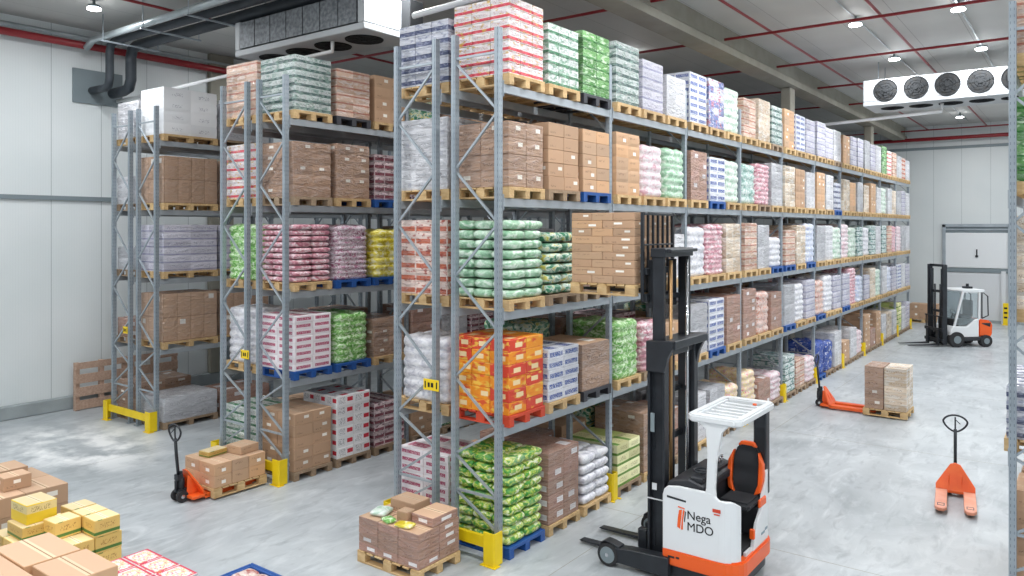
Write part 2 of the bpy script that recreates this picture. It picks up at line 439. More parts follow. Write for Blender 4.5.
# ------------------------------------------------------------------ racks
def rack(name, label, xf, xb, y0, nb, pitch=2.8):
    """xf: aisle face, xb: back face; one thing: upright frames and beams"""
    s = 1 if xf > xb else -1
    root = empty(name, ((xf+xb)/2, y0, 0), 0, label, 'pallet rack', 'pallet racks')
    D = abs(xf-xb); x1, x0 = D/2-.04, -D/2+.04
    fm = MB()
    for x in (x0, x1):
        H = 6.73
        fm.box(x-.036, -.04, .02, x+.036, .04, H, vs=H/.075)
        fm.box(x-.014, -.046, .03, x+.014, -.0395, H-.01); fm.box(x-.014, .0395, .03, x+.014, .046, H-.01)
        fm.box(x-.065, -.075, 0, x+.065, .075, .015)
    me = fm.mesh('upright', ['steel_post'])
    bm_ = MB(); zs = [6.38, 5.68, 4.96, 4.26, 3.56, 2.9, 2.24, 1.64, 1.24, .78, .36]; a, c = (x0, x1) if s > 0 else (x1, x0)
    for k in range(len(zs)-2):
        p = (a, 0, zs[k]) if k % 2 == 0 else (c, 0, zs[k]); q = (c, 0, zs[k+1]) if k % 2 == 0 else (a, 0, zs[k+1])
        bm_.bar(p, q, .03, .028)
    bm_.bar((a, 0, .78), (c, 0, .36), .03, .028)
    for z in (6.42, .78): bm_.bar((a, 0, z), (c, 0, z), .03, .03)
    bme = bm_.mesh('bracing', ['steel_rack'])
    for k in range(nb+1):
        u = link('upright_frame', me, root, (0, k*pitch, 0)); link('brace', bme, u, (0, 0, 0))
    bb = MB(); L = pitch-.1
    bb.box(-.025, .05, -.11, .025, .05+L, 0); bb.box(-.03, .052, -.16, .03, .058, .05); bb.box(-.03, L+.042, -.16, .03, L+.048, .05)
    bme = bb.mesh('beam', ['steel_beam'], bevel=.004)
    for k in range(nb):
        for z in LV[1:]:
            for x in (x0-.02, x1+.02): link('shelf_beam', bme, root, (x, k*pitch, z))
    return root

LONG, MIDR, WALLR = 'long rack', 'middle rack', 'wall rack'
YA, YB, YC = 7.68, 7.96, 8.40
rack('pallet_rack', 'long grey pallet rack, ten bays, row facing the aisle with the reach truck', -5.89, -6.69, YA, 10)
rack('pallet_rack', 'rear row of the long grey rack, back to back with it, behind the carton pallet', -7.75, -6.95, YA, 10)
rack('pallet_rack', 'middle grey pallet rack row facing the long rack, with pink and green sacks', -10.54, -11.34, YB, 4)
rack('pallet_rack', 'rear row of the middle grey rack, facing the wall-side rack', -12.40, -11.60, YB, 4)
rack('pallet_rack', 'grey pallet rack row near the left wall carrying big brown boxes', -15.40, -16.20, YC, 3)
rack('pallet_rack', 'narrow grey pallet rack row next to the left wall, behind the brown boxes row', -17.26, -16.46, YC, 3)
rack('pallet_rack', 'grey pallet rack at the right edge of the picture with green load', -.69, .11, 10.25, 2)

def col_guard(x, y, label):
    b = MB(); b.prism([(-.02, -.085), (.075, -.085), (.095, -.06), (.095, .06), (.075, .085), (-.02, .085), (-.02, .068), (.068, .068), (.078, .055), (.078, -.055), (.068, -.068), (-.02, -.068)], .0, .42)
    b.box(-.02, -.12, 0, .13, -.07, .012); b.box(-.02, .07, 0, .13, .12, .012)
    o = b.build('column_guard', ['safety_yellow'], None, (x, y, 0), bevel=.003)
    tag(o, label, 'post guard', 'yellow post guards along the long rack')
for k in range(1, 11):
    col_guard(-5.90, YA+2.8*k, f'yellow steel guard at the foot of the {BAY[k]} post of the long rack')
def barrier(x0, x1, y, label):
    r = empty('rack_end_barrier', ((x0+x1)/2, y, 0), 0, label, 'barrier', 'yellow rack end barriers')
    w = (x1-x0)/2
    MB().prism([(-.03, .2), (.02, .2), (.02, .22), (-.01, .235), (-.01, .305), (.02, .32), (.02, .34), (-.03, .34)], -w+.06, w-.06, axis='x').build('rail', ['safety_yellow'], r)
    for s in (-1, 1):
        b = MB(); b.prism([(-s*.08, -.06), (-s*.07, -.075), (s*.08, -.075), (s*.10, -.055), (s*.10, .10), (s*.086, .10), (s*.086, -.05), (s*.075, -.06), (-s*.06, -.06), (-s*.068, -.05), (-s*.08, -.05)], .012, .42)
        b.box(-.11, -.1, 0, .13, .02, .012)
        b.build('corner_guard', ['safety_yellow'], r, (s*w, 0, 0), bevel=.003)
barrier(-7.70, -5.94, YA-.13, 'yellow barrier across the near end of the long rack')
barrier(-12.35, -10.59, YB-.13, 'yellow barrier across the near end of the middle rack')
barrier(-17.21, -15.45, YC-.13, 'yellow barrier across the near end of the wall-side rack')
def sign(x, y, z, w, label):
    r = empty('rack_sign', (x, y, z), 0, label, 'sign', 'yellow rack signs')
    MB().box(-w, -.006, -.075, w, 0, .075).build('plate', ['sign_yellow'], r, bevel=.003)
    b = MB()
    for a, c, e in ((-.8, -.66, .045), (-.4, -.15, .03), (0., .3, .03), (.66, .8, .045)): b.box(a*w, -.009, -e, c*w, -.006, e)
    b.build('marks', ['sign_black'], r)
sign(-7.02, YA-.06, 2.1, .14, 'small yellow sign on the near end of the long rack')
sign(-11.62, YB-.06, 2.02, .12, 'small yellow sign on the near end of the middle rack')
sign(-16.6, YC-.06, 2.0, .1, 'small yellow sign on the near end of the wall-side rack')

# ------------------------------------------------------------------ pallets
PM = {}
def pallet_bm(W, D, parts='dbs'):
    """W along y, D along x"""
    b = MB(); hw, hd = W/2, D/2
    if 's' in parts:
        for y in (-hw, -.05, hw-.1): b.box(-hd, y, 0, hd, y+.1, .022)
    if 'b' in parts:
        for y in (-hw, -.05, hw-.1):
            for x in (-hd, -.07, hd-.14): b.box(x, y, .022, x+.14, y+.1, .1)
    if 'd' in parts:
        for x in (-hd, -.07, hd-.14): b.box(x, -hw, .1, x+.14, hw, .122)
        n = 7; 
        for k in range(n):
            w = .1 if k % 2 else .13
            c = -hd + .065 + k*(D-.13)/(n-1)
            b.box(c-w/2, -hw, .122, c+w/2, hw, .144)
    return b
def pallet(x, y, z, W, D, pc, label, group='pallets under the racked loads', full=False):
    key = (round(W, 2), round(D, 2), pc, full)
    if key not in PM:
        m = [PAL[pc]]
        if full: PM[key] = (pallet_bm(W, D, 'd').mesh('pallet_deck', m, bevel=.003), MB().box(-.07, -.05, 0, .07, .05, .078).mesh('pallet_block', m, bevel=.003), MB().box(-D/2, -.05, 0, D/2, .05, .022).mesh('pallet_skid', m, bevel=.003))
        else: PM[key] = pallet_bm(W, D).mesh('pallet', m)
    m = PM[key]
    if not full: return tag(link('pallet', m, None, (x, y, z)), label, 'pallet', group)
    r = empty('pallet', (x, y, z), 0, label, 'pallet', group)
    link('deck', m[0], r)
    for yy in (-W/2+.05, 0, W/2-.05):
        link('skid', m[2], r, (0, yy, 0))
        for xx in (-D/2+.07, 0, D/2-.07): link('block', m[1], r, (xx, yy, .022))
    return r

# ------------------------------------------------------------------ loads
# kind: material, top material, style, n across (y), n deep (x), layer height, words, noun
KIND = {
 'kraft': ('kraft', 'kraft_top', 'box', 2, 2, .20, 'brown', 'carton'),
 'kraft_pale': ('kraft_pale', 'kraft_top', 'box', 2, 2, .19, 'light brown', 'carton'),
 'kraft_wrapped': ('kraft_wrapped', 'kraft_wrapped', 'box', 2, 2, .19, 'film-wrapped brown', 'carton'),
 'kraft_rosy': ('kraft_rosy', 'kraft_rosy', 'box', 2, 2, .18, 'reddish brown', 'carton'),
 'kraft_big': ('kraft_plain', 'kraft_plain', 'box', 4, 3, .5, 'large brown', 'carton'),
 'kraft_two': ('kraft_wrapped', 'kraft', 'box', 1, 1, .34, 'large brown', 'carton'),
 'white_box': ('white_box', 'white_box', 'box', 2, 2, .25, 'bright white', 'carton'),
 'orange': ('orange_print', 'orange_print', 'box', 2, 3, .165, 'orange printed', 'carton'),
 'red_white': ('red_white', 'red_white', 'box', 3, 3, .15, 'red and white', 'pack'),
 'pink_white': ('pink_white', 'pink_white', 'box', 2, 2, .115, 'white and magenta', 'pack'),
 'green_white': ('green_white', 'green_white', 'box', 3, 3, .14, 'green and white', 'pack'),
 'dark_green_white': ('dark_green_white', 'dark_green_white', 'box', 3, 3, .14, 'dark green and white', 'pack'),
 'lime_pack': ('lime_pack', 'lime_pack', 'box', 2, 3, .14, 'green', 'pack'),
 'navy_white': ('navy_white', 'navy_white', 'box', 3, 3, .16, 'navy and white', 'pack'),
 'blue_white': ('blue_white', 'blue_white', 'box', 2, 3, .14, 'blue and white', 'pack'),
 'blue_red': ('blue_red', 'blue_red', 'box', 3, 3, .13, 'blue and red', 'pack'),
 'lavender': ('lavender', 'lavender', 'box', 2, 3, .16, 'pale lavender', 'pack'),
 'white_pack': ('white_pack', 'white_pack', 'box', 2, 3, .15, 'white', 'pack'),
 'white_logo': ('white_red_logo', 'white_red_logo', 'box', 2, 3, .2, 'white red-marked', 'carton'),
 'grey_wrap': ('grey_wrap', 'grey_wrap', 'box', 2, 2, .22, 'grey film-wrapped', 'pack'),
 'tan_pink': ('tan_pink', 'tan_pink', 'box', 2, 3, .15, 'tan and pink', 'pack'),
 'tan_white': ('tan_white', 'tan_white', 'box', 2, 3, .15, 'tan and white', 'pack'),
 'coral_pack': ('coral_pack', 'coral_pack', 'box', 3, 3, .18, 'red and cream', 'pack'),
 'plum_pack': ('plum_pack', 'plum_pack', 'box', 3, 3, .13, 'plum and white', 'pack'),
 'yellow_green': ('yellow_green_box', 'yellow_green_box', 'box', 2, 3, .15, 'pale yellow-green', 'carton'),
 'teal_white': ('teal_white', 'teal_white', 'box', 2, 3, .16, 'teal and white', 'pack'),
 'blue_drum': ('blue_drum', 'blue_drum', 'bag', 2, 3, .26, 'dark blue', 'sack'),
}
for k, lh, w in (('bag_green', .13, 'pale green'), ('bag_dark_green', .14, 'dark green'), ('bag_green_yellow', .12, 'green and yellow'), ('bag_lime', .12, 'lime green'),
              ('bag_pink', .1, 'pink'), ('bag_plum', .085, 'plum and white'), ('bag_yellow', .12, 'yellow'), ('bag_white', .14, 'white'), ('bag_red', .14, 'red and white'),
              ('bag_pale_green', .15, 'mint green'), ('bag_pale_pink', .13, 'pale pink'), ('bag_teal', .16, 'teal'), ('bag_pale_blue', .14, 'pale blue'), ('grocery', .13, 'multicoloured')):
    KIND[k] = (k, k, 'bag', 2, 3, lh, w, 'sack')

def carton_mesh(w, d, h, mats, seed):
    b = MB(); b.box(-w/2, -d/2, 0, w/2, d/2, h, 0, top=1)
    me = b.mesh('carton', mats, bevel=.006)
    return me
def sack_mesh(w, d, h, mats, seed):
    """filled sack: rounded pillow with dents, w (x) by d (y)"""
    rnd = random.Random(seed); bm = bmesh.new(); nx, ny = 9, 9
    ph = [rnd.uniform(0, 6.28) for _ in range(8)]
    def top(u, v, s):
        e = (max(0, 1-abs(u)**6) * max(0, 1-abs(v)**6)) ** .33
        z = e * (.5*h*(.94 + .03*math.sin(3*u+ph[0]) + .03*math.sin(4*v+ph[1]+s)))
        sx = 1 - .05*(abs(v)**3) ; sy = 1 - .06*(abs(u)**3)
        return (u*w/2*sx, v*d/2*sy*(1-.012*abs(math.sin(5*u+ph[2]))), h/2 + s*z)
    T = {}; B = {}
    for i in range(nx):
        for j in range(ny):
            u, v = -1+2*i/(nx-1), -1+2*j/(ny-1)
            u = math.sin(u*PI/2); v = math.sin(v*PI/2)
            T[i, j] = bm.verts.new(top(u, v, 1))
            B[i, j] = T[i, j] if i in (0, nx-1) or j in (0, ny-1) else bm.verts.new(top(u, v, -1))
    for i in range(nx-1):
        for j in range(ny-1):
            for q, fl in ((T, 0), (B, 1)):
                f = [q[i, j], q[i+1, j], q[i+1, j+1], q[i, j+1]]
                if fl: f.reverse()
                try: bm.faces.new(f).smooth = True
                except ValueError: pass
    me = bpy.data.meshes.new('sack'); bm.to_mesh(me); bm.free()
    me.materials.append(MAT[mats[0]]); return me
IM = {}
def item_mesh(kind, w, d, h, var):
    k = (kind, round(w, 3), round(d, 3), round(h, 3), var)
    if k not in IM:
        K = KIND[kind]; f = carton_mesh if K[2] == 'box' else sack_mesh
        IM[k] = f(w, d, h, [K[0], K[1]], hash(k[1:]) & 0xffff if False else var*7+3)
    return IM[k]
def put_items(kind, x, y, z, W, D, H, where, group, nl=None, skip=(), s=1):
    """every carton / pack / sack of a load as its own object; W along y, D along x; s=+1 if the aisle is at +x"""
    K = KIND[kind]; nw, nd = K[3], K[4]; nl = nl or max(2, round(H/K[5])); h = H/nl; gap = .004
    w, d = D/nd, W/nw; noun = K[7]
    gap = .009 if K[2] == 'bag' else .006
    for l in range(nl):
        oq = .012 if K[2] == 'bag' else .004; lx, ly = random.uniform(-oq, oq), random.uniform(-oq, oq)
        for i in range(nw):
            for j in range(nd):
                if (l, i, j) in skip: continue
                jx, jy = random.uniform(-.0018, .0018), random.uniform(-.0018, .0018)
                rz = random.uniform(-.004, .004)
                if K[2] == 'bag': rz *= 2.
                hh = h - .002
                o = link(noun, item_mesh(kind, w-gap, d-gap, hh, (l+i+j) % 3), None, (x-D/2+(j+.5)*w+jx+lx, y-W/2+(i+.5)*d+jy+ly, z+l*h+.001), rz)
                px = ('inner', 'middle', 'aisle') if s > 0 else ('aisle', 'middle', 'inner')
                pj = px[0 if j == 0 else (2 if j == nd-1 else 1)]; pi = ('near', 'far')[i] if nw == 2 else ('near', 'centre', 'far')[i]
                lay = 'top' if l == nl-1 else ORD[l]
                tag(o, f'{K[6]} {noun}, {lay} layer, {pi} {pj} stack, {where}', noun, group)
LM = {}
def load_mesh(kind, W, D, H, var):
    key = (kind, round(W, 2), round(D, 2), round(H, 2), var)
    if key in LM: return LM[key]
    rnd = random.Random(var*13+5)
    K = KIND[kind]; bag = K[2] == 'bag'; nw, nd = K[3], K[4]; nl = max(2, round(H/K[5])); S = 4
    amp = .045 if bag else .010; p = 2.2 if bag else 14
    if bag: W -= .04; D -= .04
    cellr = {}
    def prof(f): return 1-abs(2*f-1)**p
    b = MB()
    # perimeter list of (x,y,nx,ny,u)
    per = []
    sides = [((-D/2, -W/2), (D/2, -W/2), nd, (0, -1)), ((D/2, -W/2), (D/2, W/2), nw, (1, 0)), ((D/2, W/2), (-D/2, W/2), nd, (0, 1)), ((-D/2, W/2), (-D/2, -W/2), nw, (-1, 0))]
    uoff = 0
    for (a, c, n, nrm) in sides:
        for k in range(n*S):
            t = k/(n*S); f = (k % S)/S
            per.append((a[0]+(c[0]-a[0])*t, a[1]+(c[1]-a[1])*t, nrm, uoff+k/S, f, k == 0))
        uoff += n
    NP = len(per); rows = nl*S+1
    lay = [rnd.uniform(-.006, .006) for _ in range(nl+1)]
    for r in range(rows):
        fv = (r % S)/S; L = min(r//S, nl-1); pv = prof(fv) if r < rows-1 else prof(0)
        for (px, py, nr, u, f, corner) in per:
            ck = (L, int(u)); cr = cellr.setdefault(ck, rnd.uniform(.4, 1.1))
            o = amp*cr*prof(f)*pv if not corner else 0
            o += lay[L]
            if corner:
                q = amp*.8*pv if bag else amp*pv
                sx = 1 if px > 0 else -1; sy = 1 if py > 0 else -1
                b.v.append((px+sx*q*.5-sx*(.03 if bag else 0), py+sy*q*.5-sy*(.03 if bag else 0), H*r/(rows-1)))
            else: b.v.append((px+nr[0]*o, py+nr[1]*o, H*r/(rows-1)))
    for r in range(rows-1):
        for k in range(NP):
            k2 = (k+1) % NP; u0 = per[k][3]; v0 = r/S
            b.face([r*NP+k, r*NP+k2, (r+1)*NP+k2, (r+1)*NP+k], 0, [(u0, v0), (u0+1/S, v0), (u0+1/S, v0+1/S), (u0, v0+1/S)], bag)
    # top surface
    nx, ny = nd*S, nw*S; base = (rows-1)*NP
    def edge(i, j):
        if j == 0 and i < nx: return i
        if i == nx and j < ny: return nx+j
        if j == ny and i > 0: return nx+ny+(nx-i)
        return 2*nx+ny+(ny-j)
    idx = {}
    for i in range(nx+1):
        for j in range(ny+1):
            if i in (0, nx) or j in (0, ny): idx[i, j] = base + (edge(i, j) % NP)
            else:
                idx[i, j] = len(b.v); fi, fj = (i % S)/S, (j % S)/S
                z = H + (amp*.9 if bag else .006)*prof(fi)*prof(fj) + (.01*math.sin(i*2.1+j*1.3+var) if bag else 0)
                b.v.append((-D/2+D*i/nx, -W/2+W*j/ny, z))
    for i in range(nx):
        for j in range(ny):
            b.face([idx[i, j], idx[i+1, j], idx[i+1, j+1], idx[i, j+1]], 0 if bag else 1, [(i/S, j/S), ((i+1)/S, j/S), ((i+1)/S, (j+1)/S), (i/S, (j+1)/S)], bag)
    b.face([k for k in range(NP)][::-1], 0)
    me = b.mesh('load', [K[0], K[1]])
    LM[key] = me
    return me

def put_load(kind, x, y, z, W, D, H, label, group, var=0):
    o = link('wrapped_load', load_mesh(kind, W, D, H, var), None, (x, y, z), random.uniform(-.01, .01))
    return tag(o, label, 'wrapped load', group)

def kw(kind):
    K = KIND[kind]
    return K[6].replace('film-wrapped ', '').replace(' film-wrapped', '')
SL = ['near', 'middle', 'far']
def place(rackname, face, s, y0, bay, lev, slot, spec, nslot=3, pitch=2.8, bayname=None, over=.06):
    """spec: (kind, height, pallet colour, items?)"""
    if spec is None: return
    kind, H, pc = spec[:3]; ind = len(spec) > 3 and spec[3]
    W = (pitch-.1)/nslot - .1; D = .92
    yc = y0 + bay*pitch + .05 + (pitch-.1)*(slot+.5)/nslot
    x = face + s*over - s*.48; z = LV[lev] + .001
    sl = SL[slot] if nslot == 3 else ('near', 'far')[slot]
    bn = bayname or BAY[bay]
    wh = f'{sl} slot, {bn} bay, {LN[lev]}, {rackname}'
    pallet(x, yc, z, W, .96, pc, f'{PALN[pc]} pallet, {wh}', f'pallets on the {LN[lev]} of the {rackname}', full=bool(ind))
    z += .145; Wl = W - .02
    if ind:
        K = KIND[kind]
        where = spec[3] if isinstance(spec[3], str) else f'{LN[lev]}, {sl} pallet, {rackname}'
        put_items(kind, x, yc, z, Wl, D, H, where, f'{K[6]} {K[7]}s, {sl} pallet, {bn} bay, {LN[lev]}, {rackname}', s=s)
    else:
        noun = 'carton' if KIND[kind][7] == 'carton' else KIND[kind][7]
        put_load(kind, x, yc, z, Wl-random.uniform(0, .03), D-random.uniform(0, .06), H, f'{kw(kind)} {noun} load, {wh}', f'wrapped loads on the {LN[lev]} of the {rackname}', (bay*3+slot+lev) % 3)

# --- long rack, aisle row: bay -> level -> three loads (near to far)
A = {}
A[0, 4] = [('red_white', .98, 'w', 'top shelf, long rack end'), ('green_white', .84, 'w', 'top shelf, long rack'), ('lime_pack', .92, 'k', 'black pallet, top shelf')]
A[0, 3] = [('kraft_wrapped', .84, 'w', 'third shelf, long rack end'), ('kraft', .92, 'g', 'third shelf, greyed pallet'), ('kraft_pale', .92, 'b', 'third shelf, blue pallet')]
A[0, 2] = [('bag_green', 1.02, 'w', 'second shelf, long rack end'), ('bag_dark_green', .86, 'g', 'second shelf, beside carton load'), ('kraft_rosy', .8, 'g')]
A[0, 1] = [('orange', .96, 'r', 'red pallet, first shelf'), ('blue_white', .72, 'w', 'first shelf, long rack'), ('kraft_two', .68, 'k')]
A[0, 0] = [('bag_green_yellow', 1.12, 'b', 'blue pallet on the floor'), ('kraft_rosy', .98, 'w', 'beside green sacks'), ('bag_white', .72, 'w', 'floor level, long rack')]
A[1, 4] = [('dark_green_white', .96, 'w'), ('lavender', .84, 'w'), ('white_pack', .72, 'w')]
A[1, 3] = [('kraft_pale', .98, 'w'), ('bag_pale_pink', .84, 'w'), ('bag_green', .86, 'w')]
A[1, 2] = [('kraft_pale', .8, 'w'), ('tan_white', .8, 'g'), ('white_pack', .8, 'w')]
A[1, 1] = [('bag_lime', .88, 'w'), ('bag_pink', .78, 'g'), ('kraft_pale', .7, 'w')]
A[1, 0] = [('yellow_green', .66, 'g'), ('kraft_wrapped', .98, 'w'), ('kraft_rosy', .8, 'g')]
A[2, 4] = [('blue_white', .94, 'w'), ('blue_red', .96, 'w'), ('bag_pale_green', .9, 'w')]
A[2, 3] = [('kraft_rosy', .92, 'w'), ('blue_white', .86, 'b'), ('bag_pale_green', .84, 'w')]
A[2, 2] = [('bag_white', .9, 'w'), ('bag_pink', .96, 'w'), ('tan_white', 1., 'w')]
A[2, 1] = [('grey_wrap', .94, 'w'), ('blue_white', .98, 'b'), ('kraft_rosy', .98, 'w')]
A[2, 0] = [('white_pack', .9, 'w'), ('grey_wrap', .9, 'g'), ('grocery', .75, 'g')]
A[3, 4] = [('tan_pink', .84, 'w'), ('tan_white', .94, 'w'), ('dark_green_white', .9, 'g')]
A[3, 3] = [('bag_teal', .84, 'w'), ('bag_pink', .9, 'g'), ('grey_wrap', 1.0, 'w')]
A[3, 2] = [('tan_pink', 1.02, 'w'), ('grey_wrap', .98, 'w'), ('bag_white', .66, 'b')]
A[3, 1] = [('kraft_rosy', 1.05, 'w'), ('bag_red', .9, 'w'), ('kraft_rosy', .86, 'w')]
A[3, 0] = [('grocery', .9, 'g'), ('kraft_rosy', .6, 'w'), ('bag_pale_pink', .6, 'g')]
A[4, 4] = [('kraft_pale', .95, 'w'), ('blue_white', .92, 'w'), ('lavender', .9, 'w')]
A[4, 3] = [('tan_white', 1., 'w'), ('kraft', .98, 'w'), ('white_pack', .95, 'w')]
A[4, 2] = [('tan_pink', .86, 'b'), ('tan_white', .98, 'w'), ('bag_pale_blue', 1., 'b')]
A[4, 1] = [('grey_wrap', .98, 'b'), ('bag_white', .92, 'w'), ('lavender', 1., 'w')]
A[4, 0] = [('teal_white', .9, 'g'), ('tan_pink', .7, 'g'), ('bag_pale_pink', .6, 'g')]
A[5, 4] = [('lavender', .95, 'w'), ('lavender', .88, 'w'), ('white_pack', .9, 'g')]
A[5, 3] = [('kraft_pale', 1., 'w'), ('white_pack', .98, 'w'), ('navy_white', .8, 'b')]
A[5, 2] = [('grey_wrap', .98, 'w'), ('white_pack', .98, 'w'), ('bag_pale_green', .9, 'w')]
A[5, 1] = [('bag_red', .9, 'b'), ('bag_white', 1., 'w'), ('lavender', .98, 'w')]
A[5, 0] = [('blue_drum', .9, 'b'), ('blue_drum', .8, 'g'), ('white_pack', 1., 'g')]
A[6, 4] = [('kraft_pale', .85, 'w'), ('lavender', .9, 'w'), ('lavender', .92, 'w')]
A[6, 3] = [('tan_white', .95, 'w'), ('kraft_pale', .9, 'w'), ('grey_wrap', .95, 'w')]
A[6, 2] = [('bag_pale_pink', 1., 'w'), ('bag_pale_green', .9, 'w'), ('teal_white', .95, 'w')]
A[6, 1] = [('lavender', .98, 'b'), ('bag_pink', 1.1, 'w'), ('bag_pale_blue', .8, 'w')]
A[6, 0] = [('kraft', .6, 'g'), ('white_pack', .9, 'g'), ('bag_pale_pink', .7, 'g')]
A[7, 4] = [('grey_wrap', .95, 'w'), ('lavender', .9, 'w'), ('white_pack', .92, 'w')]
A[7, 3] = [('tan_white', .9, 'w'), ('kraft_pale', 1., 'w'), ('white_pack', .9, 'w')]
A[7, 2] = [('bag_white', .9, 'w'), ('teal_white', 1., 'w'), ('white_pack', .98, 'w')]
A[7, 1] = [('lavender', .8, 'w'), ('tan_white', 1., 'w'), ('bag_pale_green', .9, 'w')]
A[7, 0] = [('kraft', 1.15, 'g'), ('kraft_rosy', .6, 'g'), ('kraft', 1.1, 'g')]
A[8, 4] = [('lime_pack', 1., 'w'), ('red_white', .9, 'w'), ('tan_pink', .9, 'w')]
A[8, 3] = [('bag_pale_green', .9, 'w'), ('white_pack', .95, 'w'), ('tan_white', .9, 'w')]
A[8, 2] = [('teal_white', 1., 'w'), ('tan_pink', 1., 'w'), ('bag_pink', .95, 'w')]
A[8, 1] = [('white_pack', 1., 'w'), ('bag_pale_blue', .9, 'w'), ('lavender', .9, 'w')]
A[8, 0] = [('white_pack', .9, 'g'), ('tan_white', .9, 'g'), ('white_pack', .9, 'g')]
A[9, 4] = [('white_pack', .85, 'w'), ('coral_pack', .85, 'w'), ('white_pack', .8, 'w')]
A[9, 3] = [('grey_wrap', .9, 'w'), ('lavender', .95, 'w'), ('white_pack', .9, 'w')]
A[9, 2] = [('bag_pale_pink', .95, 'w'), ('grey_wrap', 1., 'w'), ('white_pack', 1., 'w')]
A[9, 1] = [('blue_white', .95, 'w'), ('white_pack', .95, 'w'), ('lavender', .9, 'w')]
A[9, 0] = [('yellow_green', 1.1, 'g'), ('white_pack', .9, 'g'), ('lavender', 1., 'g')]
for (bay, lev), t in A.items():
    for k in range(3): place(LONG, -5.89, 1, YA, bay, lev, k, t[k])
# --- rear row of the long rack, facing the middle aisle
RB = {(0, 4): [('navy_white', .86, 'w', 'top shelf, rear row'), ('grey_wrap', .8, 'w'), ('kraft', .7, 'w')],
      (0, 3): [('white_pack', .98, 'w'), ('grey_wrap', .9, 'g'), ('kraft', .8, 'g')],
      (0, 2): [('coral_pack', 1.02, 'w'), ('kraft_rosy', .9, 'g'), ('white_pack', .9, 'g')],
      (0, 1): [('bag_white', .86, 'w'), ('kraft_rosy', .7, 'g'), ('bag_dark_green', .9, 'g')],
      (0, 0): [('pink_white', .98, 'w', 'floor level, rear row'), ('kraft', .7, 'g'), ('kraft_rosy', .8, 'g')]}
for (bay, lev), t in RB.items():
    for k in range(3): place('rear row of long rack', -7.75, -1, YA, bay, lev, k, t[k])
rk = ['kraft_rosy', 'kraft', 'grey_wrap', 'bag_dark_green', 'plum_pack', 'kraft_wrapped']
for bay in (1, 2):
    for lev in range(5):
        for k in range(3): place('rear row of long rack', -7.75, -1, YA, bay, lev, k, (rk[(bay*7+lev*5+k*2) % 6], .7+.1*((bay+lev+k) % 3), 'g'))
for bay in (3, 4, 5, 6):
    for lev in (1, 2, 3, 4):
        for k in range(3):
            if not (bay == 5 and k == 1): place('rear row of long rack', -7.75, -1, YA, bay, lev, k, (rk[(bay*5+lev*5+k*2) % 6], .8+.08*((bay+lev+k) % 3), 'g'))
# --- middle rack
RC = {(0, 4): [('dark_green_white', .92, 'w'), ('tan_pink', .84, 'k'), ('kraft', .86, 'w')],
      (0, 3): [('kraft_wrapped', .92, 'g'), ('kraft_wrapped', .96, 'w'), ('plum_pack', .84, 'b')],
      (0, 2): [('bag_pink', .98, 'w', 'second shelf, middle rack'), ('bag_plum', .94, 'b'), ('bag_yellow', .86, 'b')],
      (0, 1): [('pink_white', .92, 'b', 'first shelf, middle rack'), ('bag_lime', .84, 'b'), ('kraft_wrapped', .7, 'w')],
      (0, 0): [('kraft', .96, 'g', 'floor level, middle rack'), ('white_logo', 1.1, 'g', 'floor level, middle rack'), ('plum_pack', .8, 'g')]}
for (bay, lev), t in RC.items():
    for k in range(3): place(MIDR, -10.54, 1, YB, bay, lev, k, t[k])
for lev in range(5):
    for k in range(3): place(MIDR, -10.54, 1, YB, 1, lev, k, (rk[(lev*5+k*2+1) % 6], .75+.1*((lev+k) % 3), 'g'))
RD = [('bag_pale_green', .9, 'g'), ('bag_white', .9, 'g'), ('bag_green', .9, 'w'), ('red_white', .9, 'w'), ('tan_pink', .9, 'w')]
RD = [('green_white', .9, 'g'), ('bag_white', .95, 'w'), ('bag_lime', .95, 'w'), ('red_white', .95, 'w'), ('tan_pink', .95, 'w')]
for lev in range(5):
    place('rear row of middle rack', -12.40, -1, YB, 0, lev, 0, RD[lev])
    for k in (1, 2): place('rear row of middle rack', -12.40, -1, YB, 0, lev, k, (rk[(lev*3+k) % 6], .8, 'g'))
# --- wall-side rack: two wide loads to a bay
W3 = {4: [('white_box', .98, 'w'), ('grey_wrap', .8, 'g')], 3: [('kraft_big', .98, 'w'), ('kraft_big', .96, 'w')], 2: [('lavender', .98, 'w'), ('lavender', .98, 'w')],
      1: [('kraft_big', 1.0, 'w'), ('kraft_big', .96, 'w')], 0: [('grey_wrap', .5, 'g'), ('kraft_rosy', .42, 'g')]}
for lev, t in W3.items():
    for k in range(2):
        place('wall-side rack', -15.40, 1, YC, 0, lev, k, t[k], 2)
    if lev: place('row beside the wall', -17.26, -1, YC, 0, lev, 0, [('grey_wrap', .4, 'g'), ('kraft_rosy', .4, 'g'), ('grey_wrap', .5, 'g'), ('white_pack', .6, 'g'), ('white_pack', .8, 'w')][lev], 2)
place('row beside the wall', -17.26, -1, YC, 0, 0, 0, ('kraft_wrapped', .7, 'g'), 2)
# --- rack at the right edge
for lev, t in enumerate([('kraft', 1.1, 'w'), ('navy_white', .6, 'w'), ('tan_white', 1.05, 'w'), ('lime_pack', .95, 'w'), ('tan_pink', .9, 'w')]):
    for k in (0, 1): place('rack at the right edge', -.69, -1, 10.25, 0, lev, k, t, over=-.02 if lev != 1 else .05)
# loose things on top of loads
def loose(kind, name, x, y, z, w, d, h, label, rz=0., group=None):
    o = link(name, item_mesh(kind, w, d, h, 0), None, (x, y, z), rz)
    return tag(o, label, name, group)
